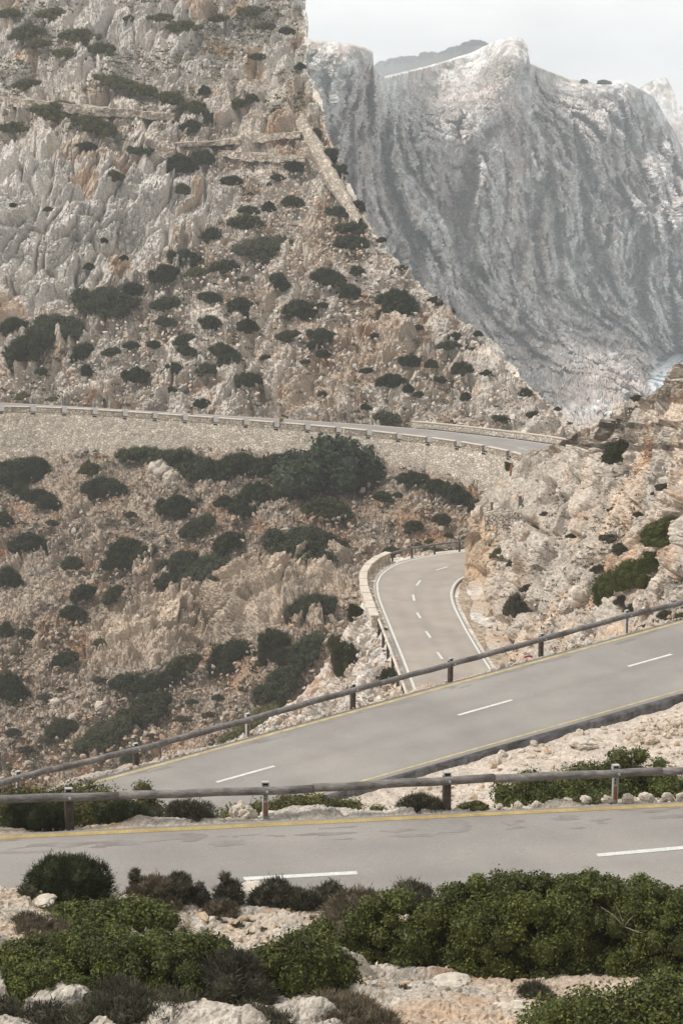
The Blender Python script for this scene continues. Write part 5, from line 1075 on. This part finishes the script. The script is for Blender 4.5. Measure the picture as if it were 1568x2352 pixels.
# ================================================================== LABELS OF THE HILLSIDE SHRUBS
LM = {'M': [(760, 390, 'the slanting stone wall'), (300, 640, 'the foot of the pale crag'), (646, 960, 'the marker stone'), (60, 780, 'the large dark thicket'), (1120, 980, 'the low wall of the upper bend'), (1100, 790, 'the right hand ridge'), (610, 571, 'the longest bush of the middle slope'), (200, 240, 'the upper terrace wall'), (600, 330, 'the old terraced path'), (400, 940, 'the parapet road'), (100, 930, 'the parapet road'), (850, 950, 'the parapet road'), (60, 60, 'the top of the picture'), (500, 40, 'the top of the picture'), (130, 480, 'the pale crag')],
      'V': [(765, 1050, 'the tall pine by the wall'), (330, 1020, 'the retaining wall'), (60, 1025, 'the retaining wall'), (1040, 1095, 'the curve of the retaining wall'), (500, 1420, 'the long tan outcrop'), (880, 1300, 'the parapet of the lower bend'), (372, 1082, 'the jagged pinnacle'), (150, 1740, 'the middle road rail'), (480, 1690, 'the middle road rail'), (700, 1240, 'the widest bush of the slope'), (990, 1200, 'the red soil'), (120, 1330, 'the left stony slope'), (240, 1640, 'the left stony slope')],
      'K': [(1465, 1345, 'the big green bush clump'), (1150, 1200, 'the little dry stone wall'), (1421, 1034, 'the round bush under the skyline'), (1450, 1440, 'the second rail'), (1200, 1400, 'the rock face by the bend')],
      'S': [(860, 1440, 'the lower bend parapet'), (920, 1560, 'the lower bend rail')]}
PN = {'dark': 'dark green', 'olive': 'olive green', 'grey': 'grey', 'gloss': 'bright green', 'brown0': 'reddish brown'}
GR = {'M': 'shrubs on the mountain slope', 'V': 'shrubs on the slope under the retaining wall', 'K': 'shrubs on the rock knoll', 'S': 'shrubs beside the lower bend'}
bykey = {}
for o, z, cx, cy, wp, hp, pal, roll in PLANTS:
    l = min((l for l in LM[z]), key=lambda l: (l[0] - cx) ** 2 + (l[1] - cy) ** 2 * 1.5); dx, dy = cx - l[0], cy - l[1]
    if abs(dx) < 14 and abs(dy) < 14: rel = 'at'
    elif abs(dx) > 1.3 * abs(dy): rel = 'left of' if dx < 0 else 'right of'
    else: rel = 'above' if dy < 0 else 'below'
    size = 'tiny' if wp < 27 else 'small' if wp < 46 else 'middle sized' if wp < 72 else 'large' if wp < 120 else 'huge'
    shp = 'slanting ' if abs(roll) >= 15 else 'flat ' if hp < .5 * wp else 'upright ' if hp > 1.05 * wp else 'rounded ' if hp > .72 * wp else ''
    bykey.setdefault((size + ' ' + shp + PN[pal] + ' shrub', rel + ' ' + l[2]), []).append((cx, cy, o, GR[z]))
ORD = ['first', 'second', 'third', 'fourth', 'fifth', 'sixth', 'seventh', 'eighth', 'ninth', 'tenth']
for (a, b), lst in bykey.items():
    lst.sort(key=lambda t: t[0])
    for i, (cx, cy, o, g) in enumerate(lst):
        o['label'] = a + ' ' + b if len(lst) == 1 else ('%s, %s from left' % ((a + ' ' + b).replace('the right hand ridge', 'the right ridge').replace('the longest bush of the middle slope', 'the longest bush').replace('the widest bush of the slope', 'the widest bush').replace('the curve of the retaining wall', 'the curved wall').replace('the foot of the pale crag', 'the crag foot').replace('the low wall of the upper bend', 'the upper bend'), ORD[i])); o['category'] = 'shrub'; o['group'] = g

# bare twigs standing out of the huge bush
big = [o for o in COL.objects if o.get('label', '').startswith('huge dense dark green mastic')][0]
A = unp(1432, 2128, big.location[1] - .75); mb = MB()
for dx, dz, r in ((-.42, .42, .012), (-.2, .5, .008), (.12, .25, .008), (.3, -.05, .008)): mb.tube([A, A + np.array([dx * .5, -.1, dz * .6]), A + np.array([dx, -.16, dz])], [r, r * .8, r * .4], 6)
tw = mb.build('dead_twig', M['twig'], big); tw.matrix_parent_inverse = Matrix.Translation(-big.location)
